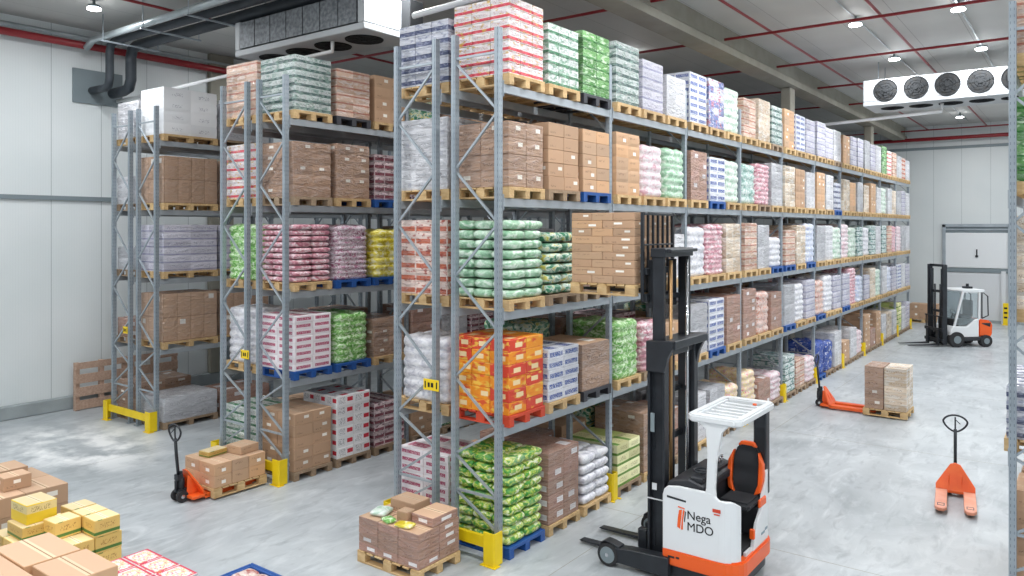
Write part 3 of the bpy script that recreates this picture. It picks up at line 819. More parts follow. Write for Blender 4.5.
# ------------------------------------------------------------------ floor piles
def full_pallet(x, y, W, D, pc, label, rz=0., z=0.002):
    p = pallet(x, y, z, W, D, pc, label, 'loaded pallets standing on the floor', full=True); p.rotation_euler.z = rz
    return p
def grid_pile(kind, noun, x0, x1, y0, y1, z, nx, ny, nl, h, desc, where, group, skip=()):
    w, d = (x1-x0)/nx, (y1-y0)/ny
    for l in range(nl):
        for i in range(nx):
            for j in range(ny):
                if (i, j, l) in skip: continue
                o = link(noun, item_mesh(kind, w-.006, d-.006, h-.002, (i+j) % 3), None, (x0+(i+.5)*w+random.uniform(-.0015, .0015), y0+(j+.5)*d+random.uniform(-.0015, .0015), z+l*h+.001), random.uniform(-.004, .004))
                cx = ('wall side', 'middle', 'aisle side')[0 if i == 0 else 2 if i == nx-1 else 1]; cy = ('near', 'middle', 'far')[0 if j == 0 else 2 if j == ny-1 else 1]
                lay = 'top' if l == nl-1 else ORD[l]
                extra = '' if nx <= 3 and ny <= 3 else f' {BAY[i]} column'
                tag(o, f'{desc} {noun}, {lay} layer,{extra} {cx} {cy} stack, {where}', noun, group)
def one(kind, noun, x, y, z, w, d, h, label, rz=0., group=None):
    o = link(noun, item_mesh(kind, w, d, h, 0), None, (x, y, z), rz)
    return tag(o, label, noun, group)

KIND['yellow'] = ('yellow_box', 'yellow_box_top', 'box', 2, 2, .2, 'golden', 'carton')
KIND['bright_yellow'] = ('bright_yellow_box', 'yellow_box_top', 'box', 2, 2, .2, 'bright yellow', 'carton')
KIND['rosy'] = ('kraft_rosy', 'kraft_top', 'box', 2, 2, .2, 'rosy brown', 'carton')

# carton pallet standing before the end of the long rack
full_pallet(-6.83, 7.0, .76, 1.06, 'w', 'light wooden pallet under rosy cartons at the end of the long rack')
grid_pile('rosy', 'carton', -7.35, -6.31, 6.63, 7.37, .148, 3, 2, 4, .106, 'rosy brown', 'pallet before the rack end', 'cartons on the pallet before the long rack')
one('rosy', 'carton', -6.5, 7.12, .574, .36, .46, .11, 'rosy carton with paper label on top of the pile, beside the yellow barrier')
one('kraft', 'carton', -6.98, 7.18, .574, .42, .3, .15, 'larger open-flap brown carton on top of the pile before the rack end')
one('kraft', 'carton', -6.78, 6.9, .574, .17, .16, .12, 'small brown carton on top of the pile beside the larger one', .05)
one('bag_pale_green', 'sack', -7.16, 6.85, .574, .22, .26, .07, 'white and green packet lying on the carton pile', .3)
one('bag_lime', 'sack', -6.90, 6.72, .574, .18, .14, .05, 'lime green packet lying flat on the carton pile', -.3)
one('bag_yellow', 'sack', -6.62, 6.72, .574, .24, .15, .05, 'yellow packet lying flat on the carton pile', .2)
# pallet on the left pallet truck
full_pallet(-11.18, 7.24, .87, .95, 'w', 'light wooden pallet lifted by the pallet truck before the middle rack', PI/2, z=.03)
grid_pile('kraft_pale', 'carton', -11.6, -10.76, 6.78, 7.70, .178, 2, 3, 2, .185, 'pale brown', 'on the lifted pallet', 'cartons on the lifted pallet')
one('kraft_pale', 'carton', -11.06, 7.48, .55, .34, .36, .13, 'brown carton on top of the lifted load, close to the middle rack', .1)
one('yellow', 'carton', -11.28, 7.08, .55, .24, .36, .09, 'flat carton with green and white print on the lifted load', .12)
# brown pallet at the back of the left corner
full_pallet(-11.9, 4.35, 1.1, 1.2, 'w', 'wooden pallet under the brown cartons at the left edge')
grid_pile('kraft', 'carton', -12.5, -11.32, 3.82, 4.9, .148, 2, 2, 2, .26, 'brown', 'pallet at the left edge', 'cartons on the pallet at the left edge')
one('kraft', 'carton', -11.72, 4.36, .67, .30, .34, .18, 'small square brown carton standing alone on the left edge pile')
one('kraft', 'carton', -12.22, 4.4, .67, .46, .5, .17, 'wide brown carton on the back of the left edge pile')
# golden cartons
full_pallet(-9.95, 4.18, 1.0, 1.2, 'w', 'wooden pallet under the golden cartons')
grid_pile('yellow', 'carton', -10.55, -9.35, 3.7, 4.66, .148, 4, 3, 2, .2, 'golden', 'middle left pile', 'golden cartons in the left corner pile')
for k, (x, y) in enumerate([(-9.48, 4.48), (-9.78, 4.48), (-10.08, 4.48), (-9.78, 4.16)]):
    one('yellow', 'carton', x, y, .55, .28, .3, .2, 'golden carton, third layer, ' + ['at the aisle corner of the pile', 'second from the aisle corner', 'third from the aisle corner', 'standing forward of the back row'][k], .02*k, 'golden cartons in the left corner pile')
one('yellow', 'carton', -10.1, 3.92, .55, .42, .3, .16, 'flat golden carton under the bright yellow carton')
one('bright_yellow', 'carton', -10.15, 4.0, .712, .4, .34, .23, 'bright yellow carton on top of the golden pile', .04)
# green-white bale
full_pallet(-9.98, 3.05, .74, .9, 'g', 'greyed pallet under the green and white bale')
one('kraft', 'carton', -9.98, 3.05, .148, .84, .7, .34, 'large brown carton under the green and white bale')
one('bag_pale_green', 'sack', -9.95, 3.06, .495, .8, .66, .42, 'plump green and white film-wrapped bale at the left edge')
# big brown cartons in front
full_pallet(-8.3, 3.1, 1.1, 1.75, 'w', 'wooden pallet under the big front cartons', 0)
for l in range(3):
    h = .28; z = .148+l*h
    t = ['bottom', 'middle', 'top'][l]
    one('kraft_pale', 'carton', -8.43, 3.35, z, .72, .52, h-.003, f'big pale brown carton, {t} of its stack, behind the front corner', 0, 'big cartons in the front pile')
    one('kraft_pale', 'carton', -7.72, 3.40, z, .64, .50, h-.003, f'big pale brown carton, {t} of its stack, beside the pink trays', 0, 'big cartons in the front pile')
    one('kraft_pale', 'carton', -8.18, 2.84, z, .8, .46, h-.003, f'big pale brown carton, {t} of its stack, at the bottom edge of the picture', 0, 'big cartons in the front pile')
    one('kraft_pale', 'carton', -8.97, 2.82, z, .5, .5, h-.003, f'big pale brown carton, {t} of its stack, below the green bale', 0, 'big cartons in the front pile')
# pink trays
full_pallet(-8.2, 4.18, .92, 1.1, 'w', 'wooden pallet under the pink and white trays')
KIND['tray'] = ('red_white', 'tray_top', 'box', 2, 2, .15, 'pink', 'tray')
m = M('tray_top', .35); ux, uy, _ = m.xyz(m.vec('UV')); fr = ((ux-.5).abs() > .42).op('MAXIMUM', (uy-.5).abs() > .40)
n_ = m.noise(m.vec('UV'), 6, 2); c_ = m.mix(n_ > .52, '#f4e3e4', '#e6d9a9'); c_ = m.mix(m.noise(m.vec('UV'), 13, 1) > .6, c_, '#d9768c')
m.color(m.mix(fr, c_, '#d8405f')); MAT['tray_top'] = m.m
grid_pile('tray', 'tray', -8.72, -7.66, 3.72, 4.64, .148, 3, 3, 2, .17, 'pink rimmed', 'film-covered pallet', 'pink and white trays')
# blue crate with packets
cr = empty('plastic_crate', (-7.2, 4.9, .002), 0, 'blue plastic crate holding red packets at the bottom edge', 'crate')
b = MB()
for (x0, x1, y0, y1) in ((-.38, .38, -.34, -.31), (-.38, .38, .31, .34), (-.38, -.35, -.31, .31), (.35, .38, -.31, .31)): b.box(x0, y0, .02, x1, y1, .38)
b.build('wall', ['plastic_blue'], cr, bevel=.006)
MB().box(-.37, -.33, 0, .37, .33, .03).build('base', ['plastic_blue'], cr)
b = MB()
for (x0, x1, y0, y1) in ((-.41, .41, -.37, -.34), (-.41, .41, .34, .37), (-.41, -.38, -.34, .34), (.38, .41, -.34, .34)): b.box(x0, y0, .34, x1, y1, .39)
b.build('rim', ['plastic_blue'], cr, bevel=.008)
for i in range(3):
    for j in range(2):
        for l in range(3):
            one('bag_red', 'sack', -7.2-.23+i*.23, 4.9-.15+j*.3, .04+l*.122, .21, .28, .12, f'red and white packet in the blue crate, {["lower", "middle", "upper"][l]} layer, {["wall", "middle", "aisle"][i]} column, {["near", "far"][j]} row', .1*(i-1)*(1 if l else .3) * .3, 'packets in the blue crate')
# standing pallets by the left wall
for k, (y, lb) in enumerate(((8.78, 'wooden pallet stood on its side against the left wall, beside the rack barrier'), (10.05, 'wooden pallet stood on its side against the left wall, behind the rack posts'))):
    r = empty('pallet', (-18.62, y, 0), 0, lb, 'pallet', 'pallets stood against the left wall')
    for q, zz in enumerate((.02, .32, .62, .95)): MB().box(.06, -.6, zz, .085, .6, zz+(.21 if q < 3 else .15)).build('board', ['wood_plank'], r, bevel=.004)
    for yy in (-.55, 0, .55): MB().box(-.05, yy-.05, 0, .055, yy+.05, 1.1).build('bearer', ['wood_plank'], r, bevel=.004)
# middle pallet truck's load
full_pallet(-3.55, 18.95, .84, .9, 'w', 'wooden pallet carried by the orange pallet truck in the right aisle', z=.03)
grid_pile('kraft_wrapped', 'carton', -3.97, -3.58, 18.56, 19.34, .178, 1, 2, 4, .235, 'film-wrapped brown', 'pallet in the right aisle', 'brown cartons on the pallet in the right aisle')
for l in range(7):
    for j in range(2):
        one('tan_white', 'pack', -3.34, 18.75+.4*j, .18+l*.134, .45, .385, .132, f'pale film-wrapped pack, {"top" if l == 6 else ORD[l]} layer, {["near", "far"][j]} stack, pallet in the right aisle', 0, 'pale packs on the pallet in the right aisle')
# pile at the far wall
full_pallet(-5.75, 38.6, .8, 1.2, 'w', 'wooden pallet with a few cartons by the far wall')
grid_pile('kraft', 'carton', -6.3, -5.2, 38.25, 38.95, .148, 3, 2, 2, .34, 'brown', 'by the far wall', 'cartons by the far wall')

# ------------------------------------------------------------------ hand pallet trucks (forks along +x)
def pallet_truck(x, y, rz, label, forkmat, lift=0.):
    r = empty('pallet_truck', (x, y, 0), rz, label, 'pallet truck')
    for s in (-1, 1):
        b = MB(); b.prism([(.26, s*.11), (1.17, s*.11), (1.25, s*.15), (1.25, s*.23), (1.17, s*.27), (.26, s*.27)], .055, .10)
        b.prism([(.26, s*.11), (1.1, s*.11), (1.1, s*.125), (.26, s*.125)], .03, .06).prism([(.26, s*.255), (1.1, s*.255), (1.1, s*.27), (.26, s*.27)], .03, .06)
        f = b.build('fork', [forkmat], r, bevel=.006)
        MB().cyl((1.0, s*.15, .035), (1.0, s*.23, .035), .034, 14).build('roller', ['rubber'], f)
        b = MB()
        for (x0, x1) in ((1.0, 1.02), (1.1, 1.12)): b.box(x0, s*.15, .1, x1, s*.23, .1015)
        for y0 in (.14, .225): b.box(1.0, s*y0, .1, 1.12, s*(y0+.012), .1015)
        b.build('fork_mark', ['black_metal'], f)
        w = MB(); w.cyl((0, s*.05, .09), (0, s*.10, .09), .09, 20).cyl((0, s*.045, .09), (0, s*.105, .09), .03, 12, 1)
        w.build('steering_wheel', ['rubber', 'chrome'], r)
    # sloping triangular housing
    b = MB(); P = lambda t, y, o: (.30-.20*t+o, y, .06+.42*t)
    tri = [(0, -.27), (0, .27), (.25, .27), (.95, .07), (1., .0), (.95, -.07), (.25, -.27)]
    v0 = len(b.v); b.v += [P(t, y_, 0) for t, y_ in tri] + [P(t, y_, -.03) for t, y_ in tri]; n = len(tri)
    b.face(list(range(n))); b.face(list(range(n, 2*n))[::-1])
    for k in range(n): b.face([k, (k+1) % n, n+(k+1) % n, n+k])
    b.box(.06, -.27, .055, .3, .27, .10)
    for s in (-1, 1): b.prism([(.06, .1), (.28, .1), (.2, .3), (.08, .4)], s*.09-.008, s*.09+.008, axis='y')
    b.build('housing', ['orange_jack'], r, bevel=.006)
    b = MB(); b.cyl((.02, 0, .12), (.02, 0, .36), .055, 18).cyl((.02, 0, .36), (.02, 0, .46), .028, 14).box(-.05, -.07, .14, .09, .07, .2).cyl((-.06, 0, .16), (-.06, 0, .34), .022, 12)
    b.build('pump', ['black_metal'], r, bevel=.003)
    b = MB(); b.tube([(-.02, 0, .4), (-.05, 0, .7), (-.07, 0, .98)], .024, 12).box(-.06, -.05, .34, .03, .05, .42)
    hd = b.build('handle', ['black_metal'], r)
    pts = []
    for k in range(25):
        a = 2*PI*k/24; w = .175*math.sin(a); hh = -.13*math.cos(a)
        w *= .62 + .38*min(1, (hh+.13)/.16)
        pts.append((-.075-.02*(hh+.13), w, 1.06+hh+.01))
    MB().tube(pts, .015, 8).tube([(-.07, 0, .95), (-.08, 0, 1.17)], .012, 8).tube([(-.085, .0, 1.13), (-.1, .07, 1.06)], .007, 6).build('grip', ['black_metal'], hd)
    return r
pallet_truck(-1.66, 14.06, -PI/2+.12, 'empty orange hand pallet truck with black handle standing alone in the right aisle', 'orange_fork')
pallet_truck(-5.02, 18.95, 0, 'orange hand pallet truck pushed under the wrapped pallet in the right aisle', 'orange_jack')
pallet_truck(-11.16, 6.44, PI/2, 'orange hand pallet truck under the brown cartons before the middle rack', 'orange_jack')

# ------------------------------------------------------------------ reach truck
RT = empty('reach_truck', (-4.05, 9.05, 0), 0, 'white and orange reach truck with tall black mast beside the long rack', 'reach truck')
def rpath(r=.14, x1=.95, y=.6, n=5, open_=True):
    p = [(0, -y)]
    for k in range(n+1): a = -PI/2 + PI/2*k/n; p.append((x1-r+r*math.cos(a), -y+r+r*math.sin(a)))
    for k in range(n+1): a = PI/2*k/n; p.append((x1-r+r*math.cos(a), y-r+r*math.sin(a)))
    p.append((0, y)); return p
MB().prism(rpath(.24, .95, .615), .2, .40).build('bumper_band', ['orange_paint'], RT, bevel=.02, seg=2)
MB().prism(rpath(.2, .9, .56), .06, .2).build('chassis', ['black_metal'], RT, bevel=.01)
# near side shell with rounded rear corner, far side shell
b = MB()
def wall_strip(b, pts, th, zf):
    """vertical wall along a path with a varying top height; thickness inward"""
    n = len(pts); base = len(b.v)
    nor = []
    for i in range(n):
        d = Vector(pts[min(i+1, n-1)]) - Vector(pts[max(i-1, 0)]); d.normalize(); nor.append((-d.y, d.x))
    for i, (px, py) in enumerate(pts):
        z0, z1 = zf(i)
        q = (px+nor[i][0]*th, py+nor[i][1]*th)
        b.v += [(px, py, z0), (px, py, z1), (q[0], q[1], z1), (q[0], q[1], z0)]
    for i in range(n-1):
        A, B = base+4*i, base+4*(i+1)
        for k in range(4): b.face([A+k, B+k, B+(k+1) % 4, A+(k+1) % 4])
    b.face([base, base+1, base+2, base+3]); b.face([base+4*(n-1)+k for k in (3, 2, 1, 0)])
near = [(0, -.6), (.02, -.6), (.06, -.6), (.2, -.6), (.5, -.6), (.62, -.6), (.67, -.6)] + [(.70+.22*math.cos(-PI/2+PI/2*k/5), -.38+.22*math.sin(-PI/2+PI/2*k/5)) for k in range(5)]
tops = [1.02, 1.09, 1.13, 1.15, 1.15, 1.15, 1.10, 1.08, 1.08, 1.08, 1.06, 1.02]
wall_strip(b, near, .05, lambda i: (.38, tops[i]))
b.build('side_panel', ['white_paint'], RT, bevel=.008)
b = MB(); far = [(.92, .30), (.92, .42), (.87, .54), (.75, .6), (.5, .6), (0, .6)]
wall_strip(b, far, .05, lambda i: (.38, [1.0, 1.22, 1.24, 1.24, 1.15, 1.12][i]))
b.build('side_panel', ['white_paint'], RT, bevel=.008)
# rear lower skirt that closes the doorway at the far bottom corner
MB().prism([(-.10, .39), (.42, .39), (.42, 1.22), (.38, 1.2), (.30, 1.0), (.18, .78), (.05, .68), (-.04, .52)], .875, .92, axis='x').build('rear_panel', ['white_paint'], RT, bevel=.008)
MB().prism([(-.38, .39), (-.30, .39), (-.30, .44), (-.1, .44), (-.1, .39), (-.10, .385), (-.38, .385)], .875, .91, axis='x').build('door_sill', ['white_paint'], RT)
MB().box(.02, -.54, .4, .44, .54, 1.1).build('battery_box', ['dark_plastic'], RT, bevel=.02)
b = MB(); b.prism([(.02, 1.1), (.5, 1.1), (.5, 1.19), (.30, 1.24), (.05, 1.18)], -.54, .54, axis='y').box(.3, -.5, 1.2, .46, -.2, 1.27).box(.32, .05, 1.2, .44, .4, 1.26)
dash = b.build('dashboard', ['dark_plastic'], RT, bevel=.015)
MB().tube([(.38, -.34, 1.25), (.38, -.34, 1.31)], .02, 8).tube([(.38+.09*math.cos(2*PI*k/16), -.34+.09*math.sin(2*PI*k/16), 1.31) for k in range(17)], .012, 8).box(.3, -.35, 1.3, .46, -.33, 1.315).build('steering_wheel', ['black_metal'], dash)
b = MB()
for k in range(3): b.cyl((.38, .12+.08*k, 1.26), (.39, .12+.08*k, 1.33), .010, 8); b.cyl((.39, .12+.08*k, 1.33), (.39, .12+.08*k, 1.355), .018, 10)
b.build('control_lever', ['chrome'], dash)
MB().box(.44, -.5, .4, .86, .54, .46).build('cab_floor', ['rubber'], RT)
MB().box(.44, .18, .46, .88, .54, .84).build('seat_base', ['dark_plastic'], RT, bevel=.02)
seat = empty('seat', (.68, .18, .84)); seat.parent = RT
MB().box(-.2, -.30, 0, .2, .20, .1).build('cushion', ['seat_cloth'], seat, bevel=.035, seg=3)
M4 = Matrix.Translation((0, .16, .06)) @ Matrix.Rotation(-.14, 4, 'X')
b = MB(); b.prism([(-.13, 0), (.13, 0), (.17, .1), (.17, .42), (.12, .58), (.07, .62), (-.07, .62), (-.12, .58), (-.17, .42), (-.17, .1)], -.06, .04, axis='y', M4=M4)
b.build('backrest', ['seat_cloth'], seat, bevel=.02, seg=2)
b = MB()
for s in (-1, 1): b.prism([(s*.12, .02), (s*.2, .06), (s*.225, .2), (s*.215, .40), (s*.15, .54), (s*.165, .4), (s*.165, .15)], -.10, .0, axis='y', M4=M4)
b.prism([(-.12, .585), (.12, .585), (.08, .645), (-.08, .645)], -.05, .05, axis='y', M4=M4)
b.build('bolster', ['orange_paint'], seat, bevel=.01)
b = MB(); b.box(.24, -.12, .02, .27, .1, .12); b.box(.2, -.3, -.3, .26, -.26, -.18); b.build('armrest', ['orange_paint'], seat, bevel=.01)
# overhead guard
g = empty('overhead_guard', (0, 0, 0)); g.parent = RT
b = MB(); zr = 1.95
X0, X1, Y0, Y1 = .30, .96, -.62, .62
for (x0, x1, y0, y1) in ((X0, X0+.10, Y0+.10, Y1-.10), (X1-.10, X1, Y0+.10, Y1-.10)): b.box(x0, y0, zr, x1, y1, zr+.085)
for (s, yy) in ((-1, Y0), (1, Y1)):
    o = yy; i_ = yy - s*.14
    b.prism([(X0, i_), (X0, o-s*.07), (X0+.07, o), (X1-.07, o), (X1, o-s*.07), (X1, i_)], zr, zr+.085)
b.build('roof_frame', ['white_paint'], g, bevel=.018, seg=2)
for k in range(6):
    yy = Y0+.14+(k+.62)*(Y1-Y0-.28)/6.2
    MB().box(X0+.08, yy-.02, zr+.0, X1-.08, yy+.02, zr+.045).build('roof_bar', ['white_paint'], g, bevel=.006)
MB().cyl((.8, .3, zr+.075), (.8, .3, zr+.095), .025, 12).build('roof_cap', ['orange_paint'], g)
b = MB(); b.prism([(.50, 1.02), (.66, 1.02), (.645, 1.2), (.66, 1.5), (.73, 1.86), (.82, 1.96), (.44, 1.96), (.54, 1.88), (.56, 1.6), (.545, 1.2)], -.597, -.535, axis='y')
b.build('guard_pillar', ['white_paint'], g, bevel=.006)
MB().box(.74, .42, .9, .90, .56, 1.96).build('guard_pillar', ['black_metal'], g, bevel=.015)
# mast
mast = empty('mast', (0, 0, 0)); mast.parent = RT
for s in (-1, 1):
    y0 = s*.44
    MB().prism([(-.25, y0-s*.06), (-.02, y0-s*.06), (-.02, y0+s*.06), (-.05, y0+s*.06), (-.05, y0-s*.03), (-.22, y0-s*.03), (-.22, y0+s*.06), (-.25, y0+s*.06)], .08, 2.8).build('outer_upright', ['black_metal'], mast, bevel=.006)
    y1 = s*.37
    MB().prism([(-.23, y1-.03), (-.08, y1-.03), (-.08, y1+.03), (-.23, y1+.03)], .4, 3.92).build('inner_upright', ['black_metal'], mast, bevel=.006)
    MB().cyl((-.06, s*.24, .3), (-.06, s*.24, 3.8), .022, 12).build('lift_rod', ['chrome' if s > 0 else 'brass_rod'], mast)
MB().cyl((-.12, -.1, .2), (-.12, -.1, 2.6), .045, 14).build('lift_cylinder', ['black_metal'], mast)
b = MB()
for zz, h_ in ((.3, .2), (1.5, .08), (2.1, .06)): b.box(-.24, -.42, zz, -.18, .42, zz+h_)
b.build('crossmember', ['black_metal'], mast, bevel=.006)
b = MB(); b.box(-.26, -.5, 2.62, -.04, .5, 2.82).prism([(-.26, 2.82), (.10, 2.84), (.10, 2.78), (.02, 2.62), (-.02, 2.45), (-.26, 2.45)], -.52, -.44, axis='y').prism([(-.26, 2.82), (.10, 2.84), (.10, 2.78), (.02, 2.62), (-.02, 2.45), (-.26, 2.45)], .44, .52, axis='y').box(-.02, -.5, 2.74, .12, .5, 2.84)
b.build('crossmember', ['black_metal'], mast, bevel=.008)
b = MB(); b.box(-.25, -.42, 3.84, -.05, .42, 3.95).box(-.05, -.40, 3.90, .02, .40, 3.94)
b.build('crossmember', ['black_metal'], mast, bevel=.008)
MB().box(-.24, -.38, 3.3, -.2, .38, 3.36).build('crossmember', ['black_metal'], mast, bevel=.008)
MB().box(-.20, -.515, 1.72, -.15, -.503, 1.95).build('warning_label', ['wall_plate'], mast)
MB().box(-.18, -.512, 1.02, -.12, -.503, 1.1).box(-.25, -.508, .9, -.03, -.503, .915).build('warning_label', ['white_metal'], mast)
# raised carriage
cg = empty('fork_carriage', (0, 0, 0)); cg.parent = RT
b = MB(); b.box(-.38, -.42, 3.28, -.30, .42, 3.38).box(-.38, -.42, 3.62, -.30, .42, 3.70).box(-.33, -.32, 3.2, -.24, -.24, 3.8).box(-.33, .24, 3.2, -.24, .32, 3.8)
b.build('carriage_frame', ['black_metal'], cg, bevel=.006)
b = MB()
for k in range(7): yy = -.42+.14*k; b.box(-.365, yy-.013, 3.7, -.335, yy+.013, 4.38)
b.box(-.37, -.44, 4.36, -.33, .44, 4.39).box(-.37, -.45, 3.3, -.33, -.41, 4.39).box(-.37, .41, 3.3, -.33, .45, 4.39).box(-.37, -.44, 3.98, -.33, .44, 4.0)
b.build('load_backrest', ['black_metal'], cg, bevel=.003)
for s in (-.22, .22): MB().box(-1.32, s-.05, 3.385, -.36, s+.05, 3.42).box(-.40, s-.05, 3.385, -.36, s+.05, 3.7).build('fork', ['black_metal'], cg, bevel=.004)
# lowered forks, straddle legs, wheels
for s in (-.23, .29):
    b = MB(); b.prism([(-1.36, .045), (-1.33, .035), (-.38, .03), (-.34, .03), (-.34, .5), (-.39, .5), (-.39, .075), (-1.34, .055)], s-.055, s+.055, axis='y'); b.build('fork', ['black_metal'], RT, bevel=.004)
MB().box(-.40, -.36, .30, -.26, .40, .38).box(-.44, -.40, .2, -.3, -.3, .46).box(-.34, -.32, .38, -.26, .36, .58).build('lower_carriage', ['black_metal'], RT, bevel=.02)
for s in (-1, 1):
    y0 = s*.59
    b = MB(); b.prism([(-.66, .07), (.1, .07), (.1, .30), (-.45, .27), (-.62, .24), (-.70, .16)], y0-.075, y0+.075, axis='y')
    b.prism([(-.84, .2), (-.82, .27), (-.75, .31), (-.67, .30), (-.55, .27), (-.55, .22), (-.68, .29), (-.76, .29), (-.80, .25), (-.82, .19)], y0-.07, y0+.07, axis='y')
    leg = b.build('straddle_leg', ['black_metal'], RT, bevel=.008)
    w = MB(); w.cyl((-.71, y0-.085, .142), (-.71, y0+.05, .142), .14, 28).cyl((-.71, y0-.092, .142), (-.71, y0-.08, .142), .10, 24, 1).cyl((-.71, y0-.10, .142), (-.71, y0-.09, .142), .025, 12, 2)
    w.build('load_wheel', ['rubber', 'wall_plate', 'chrome'], leg)
MB().cyl((.7, -.12, .15), (.7, .12, .15), .15, 24).build('drive_wheel', ['rubber'], RT)
MB().prism([(.06, 1.0), (.30, .985), (.30, 1.005), (.06, 1.025)], -.604, -.598, axis='y').build('vent_slot', ['black_metal'], RT)
def text(body, size, loc, rot, mat, parent, name='lettering', bold=.0):
    c = bpy.data.curves.new(name, 'FONT'); c.body = body; c.size = size; c.extrude = .0015; c.space_line = .95
    t = bpy.data.objects.new('text', c); COL.objects.link(t); bpy.context.view_layer.update()
    me = bpy.data.meshes.new_from_object(t.evaluated_get(bpy.context.evaluated_depsgraph_get())); bpy.data.objects.remove(t)
    me.materials.clear(); me.materials.append(MAT[mat])
    o = link(name, me, parent, loc); o.rotation_euler = rot
    return o
text('Nega\nMDO', .14, (.31, -.603, .80), (PI/2, 0, 0), 'sign_black', RT, 'lettering', .002)
b = MB()
b.prism([(.215, .88), (.25, .89), (.24, .78), (.225, .66), (.19, .68), (.20, .80)], -.604, -.599, axis='y')
b.prism([(.265, .89), (.285, .885), (.262, .76), (.262, .66), (.238, .655), (.25, .78)], -.604, -.599, axis='y', mi=0)
b.prism([(.20, .91), (.285, .90), (.285, .912), (.20, .925)], -.604, -.599, axis='y')
b.prism([(.29, .88), (.30, .87), (.285, .75), (.276, .76)], -.604, -.599, axis='y', mi=1)
b.build('emblem', ['orange_paint', 'sign_black'], RT)
b = MB(); b.box(.625, -.604, .945, .72, -.599, .985).box(.64, -.604, .915, .71, -.599, .93)
b.build('emblem', ['plastic_red'], RT)
b = MB(); b.box(.08, -.622, .30, .16, -.615, .32).box(.18, -.622, .305, .22, -.615, .325); b.build('marks', ['black_metal'], RT)
b = MB(); b.box(.921, .18, .50, .924, .30, .53).box(.921, .31, .52, .924, .40, .55); b.build('marks', ['blue_glass'], RT)
# load on the raised forks
full_pallet(-4.93, 9.06, 1.06, .94, 'w', 'wooden pallet held up on the raised forks of the reach truck', z=3.35)
def raised():
    h = .1; n = 9; z = 3.496
    for l in range(n):
        nx, ny = (3, 3) if l % 2 == 0 else (2, 3)
        for i in range(nx):
            for j in range(ny):
                if j == 1 and 0 < i < nx-1 and l < n-1: continue
                w, d = .92/nx, 1.04/ny
                o = link('carton', item_mesh('kraft_pale' if (i+l) % 2 else 'kraft', w-.005, d-.005, h-.002, 0), None, (-4.93-.46+(i+.5)*w, 9.06-.52+(j+.5)*d, z+l*h))
                ci = ['rack side', 'centre', 'mast side'] if nx == 3 else ['rack side', 'mast side']
                tag(o, f'pale brown carton, {"top" if l == n-1 else ORD[l]} layer, {ci[i]} {SL[j]} stack, load raised by the reach truck', 'carton', 'cartons raised on the reach truck forks')
raised()

# ------------------------------------------------------------------ counterbalance forklift (drives along +x)
FK = empty('forklift', (-3.6, 31.8, 0), math.atan2(-.67, -.74), 'white and orange forklift with closed cab and black mast near the far wall', 'forklift')
b = MB(); b.prism([(-.88, .38), (-.90, .75), (-.82, .92), (-.35, .98), (-.35, .38), (-.76, .3)], -.48, .48, axis='y'); b.build('counterweight', ['orange_paint'], FK, bevel=.05, seg=2)
b = MB()
for s in (-1, 1): b.prism([(-.78, .70), (-.5, .80), (-.45, .84), (-.8, .84)], s*.482-.004, s*.482+.004, axis='y')
b.build('vent_slot', ['black_metal'], FK)
b = MB(); b.prism([(-.36, .34), (-.36, .98), (-.22, .98), (.1, .72), (.62, .74), (.72, .55), (.72, .34)], -.5, .5, axis='y'); b.build('body', ['white_paint'], FK, bevel=.03)
MB().box(-.6, -.52, .22, .3, .52, .36).build('step', ['dark_plastic'], FK, bevel=.02)
for x_, r_, s in ((.5, .27, -1), (.5, .27, 1), (-.60, .21, -1), (-.60, .21, 1)):
    w = MB(); y_ = s*.46; w.cyl((x_, y_-.1, r_), (x_, y_+.1, r_), r_, 28).cyl((x_, y_-.105, r_), (x_, y_+.105, r_), r_*.5, 20, 1)
    w.build('wheel', ['rubber', 'wall_plate'], FK)
cab = empty('cab', (0, 0, 0)); cab.parent = FK
b = MB()
for s in (-1, 1):
    y_ = s*.45
    b.bar((.55, y_, .72), (.22, y_, 1.95), .06, .07); b.bar((-.36, y_, .95), (-.38, y_, 1.95), .06, .08); b.bar((.22, y_, 1.95), (-.55, y_, 1.95), .06, .06)
b.build('cab_pillar', ['white_paint'], cab, bevel=.01)
b = MB(); b.prism([(-.62, 1.96), (.28, 1.96), (.22, 2.03), (-.55, 2.03)], -.48, .48, axis='y'); b.build('roof', ['white_paint'], cab, bevel=.02)
for s in (-1, 1):
    y_ = s*.44
    MB().tube([(-.5, y_, 1.0), (-.74, y_, 1.1), (-.72, y_, 1.78), (-.5, y_, 1.95), (-.5, y_, 1.0)], .022, 6).build('rear_window_frame', ['black_metal'], cab)
gl = M('cab_glass', .05); gl.color('#dfe9ec'); gl.b.inputs['Transmission Weight'].default_value = .85; gl.b.inputs['IOR'].default_value = 1.1; MAT['cab_glass'] = gl.m
b = MB()
for s in (-1, 1): b.prism([(.5, .78), (.22, 1.9), (-.33, 1.9), (-.33, 1.02), (.1, .78)], s*.45-.005, s*.45+.005, axis='y')
b.build('side_window', ['cab_glass'], cab)
b = MB(); b.bar((.54, 0, .76), (.24, 0, 1.93), .84, .01, up=(1, 0, 0)); b.build('windscreen', ['cab_glass'], cab)
b = MB(); b.box(-.3, -.22, .98, .12, .22, 1.1).box(-.34, -.22, 1.05, -.22, .22, 1.62); b.build('seat', ['seat_cloth'], FK, bevel=.03)
b = MB(); b.tube([(.42, 0, .75), (.28, 0, 1.15)], .025, 8).tube([(.26+.06*math.cos(2*PI*k/14), .15*math.sin(2*PI*k/14), 1.17+.12*math.cos(2*PI*k/14)) for k in range(15)], .012, 6).box(.36, -.42, .7, .56, .42, .98); b.build('steering_column', ['black_metal'], FK)
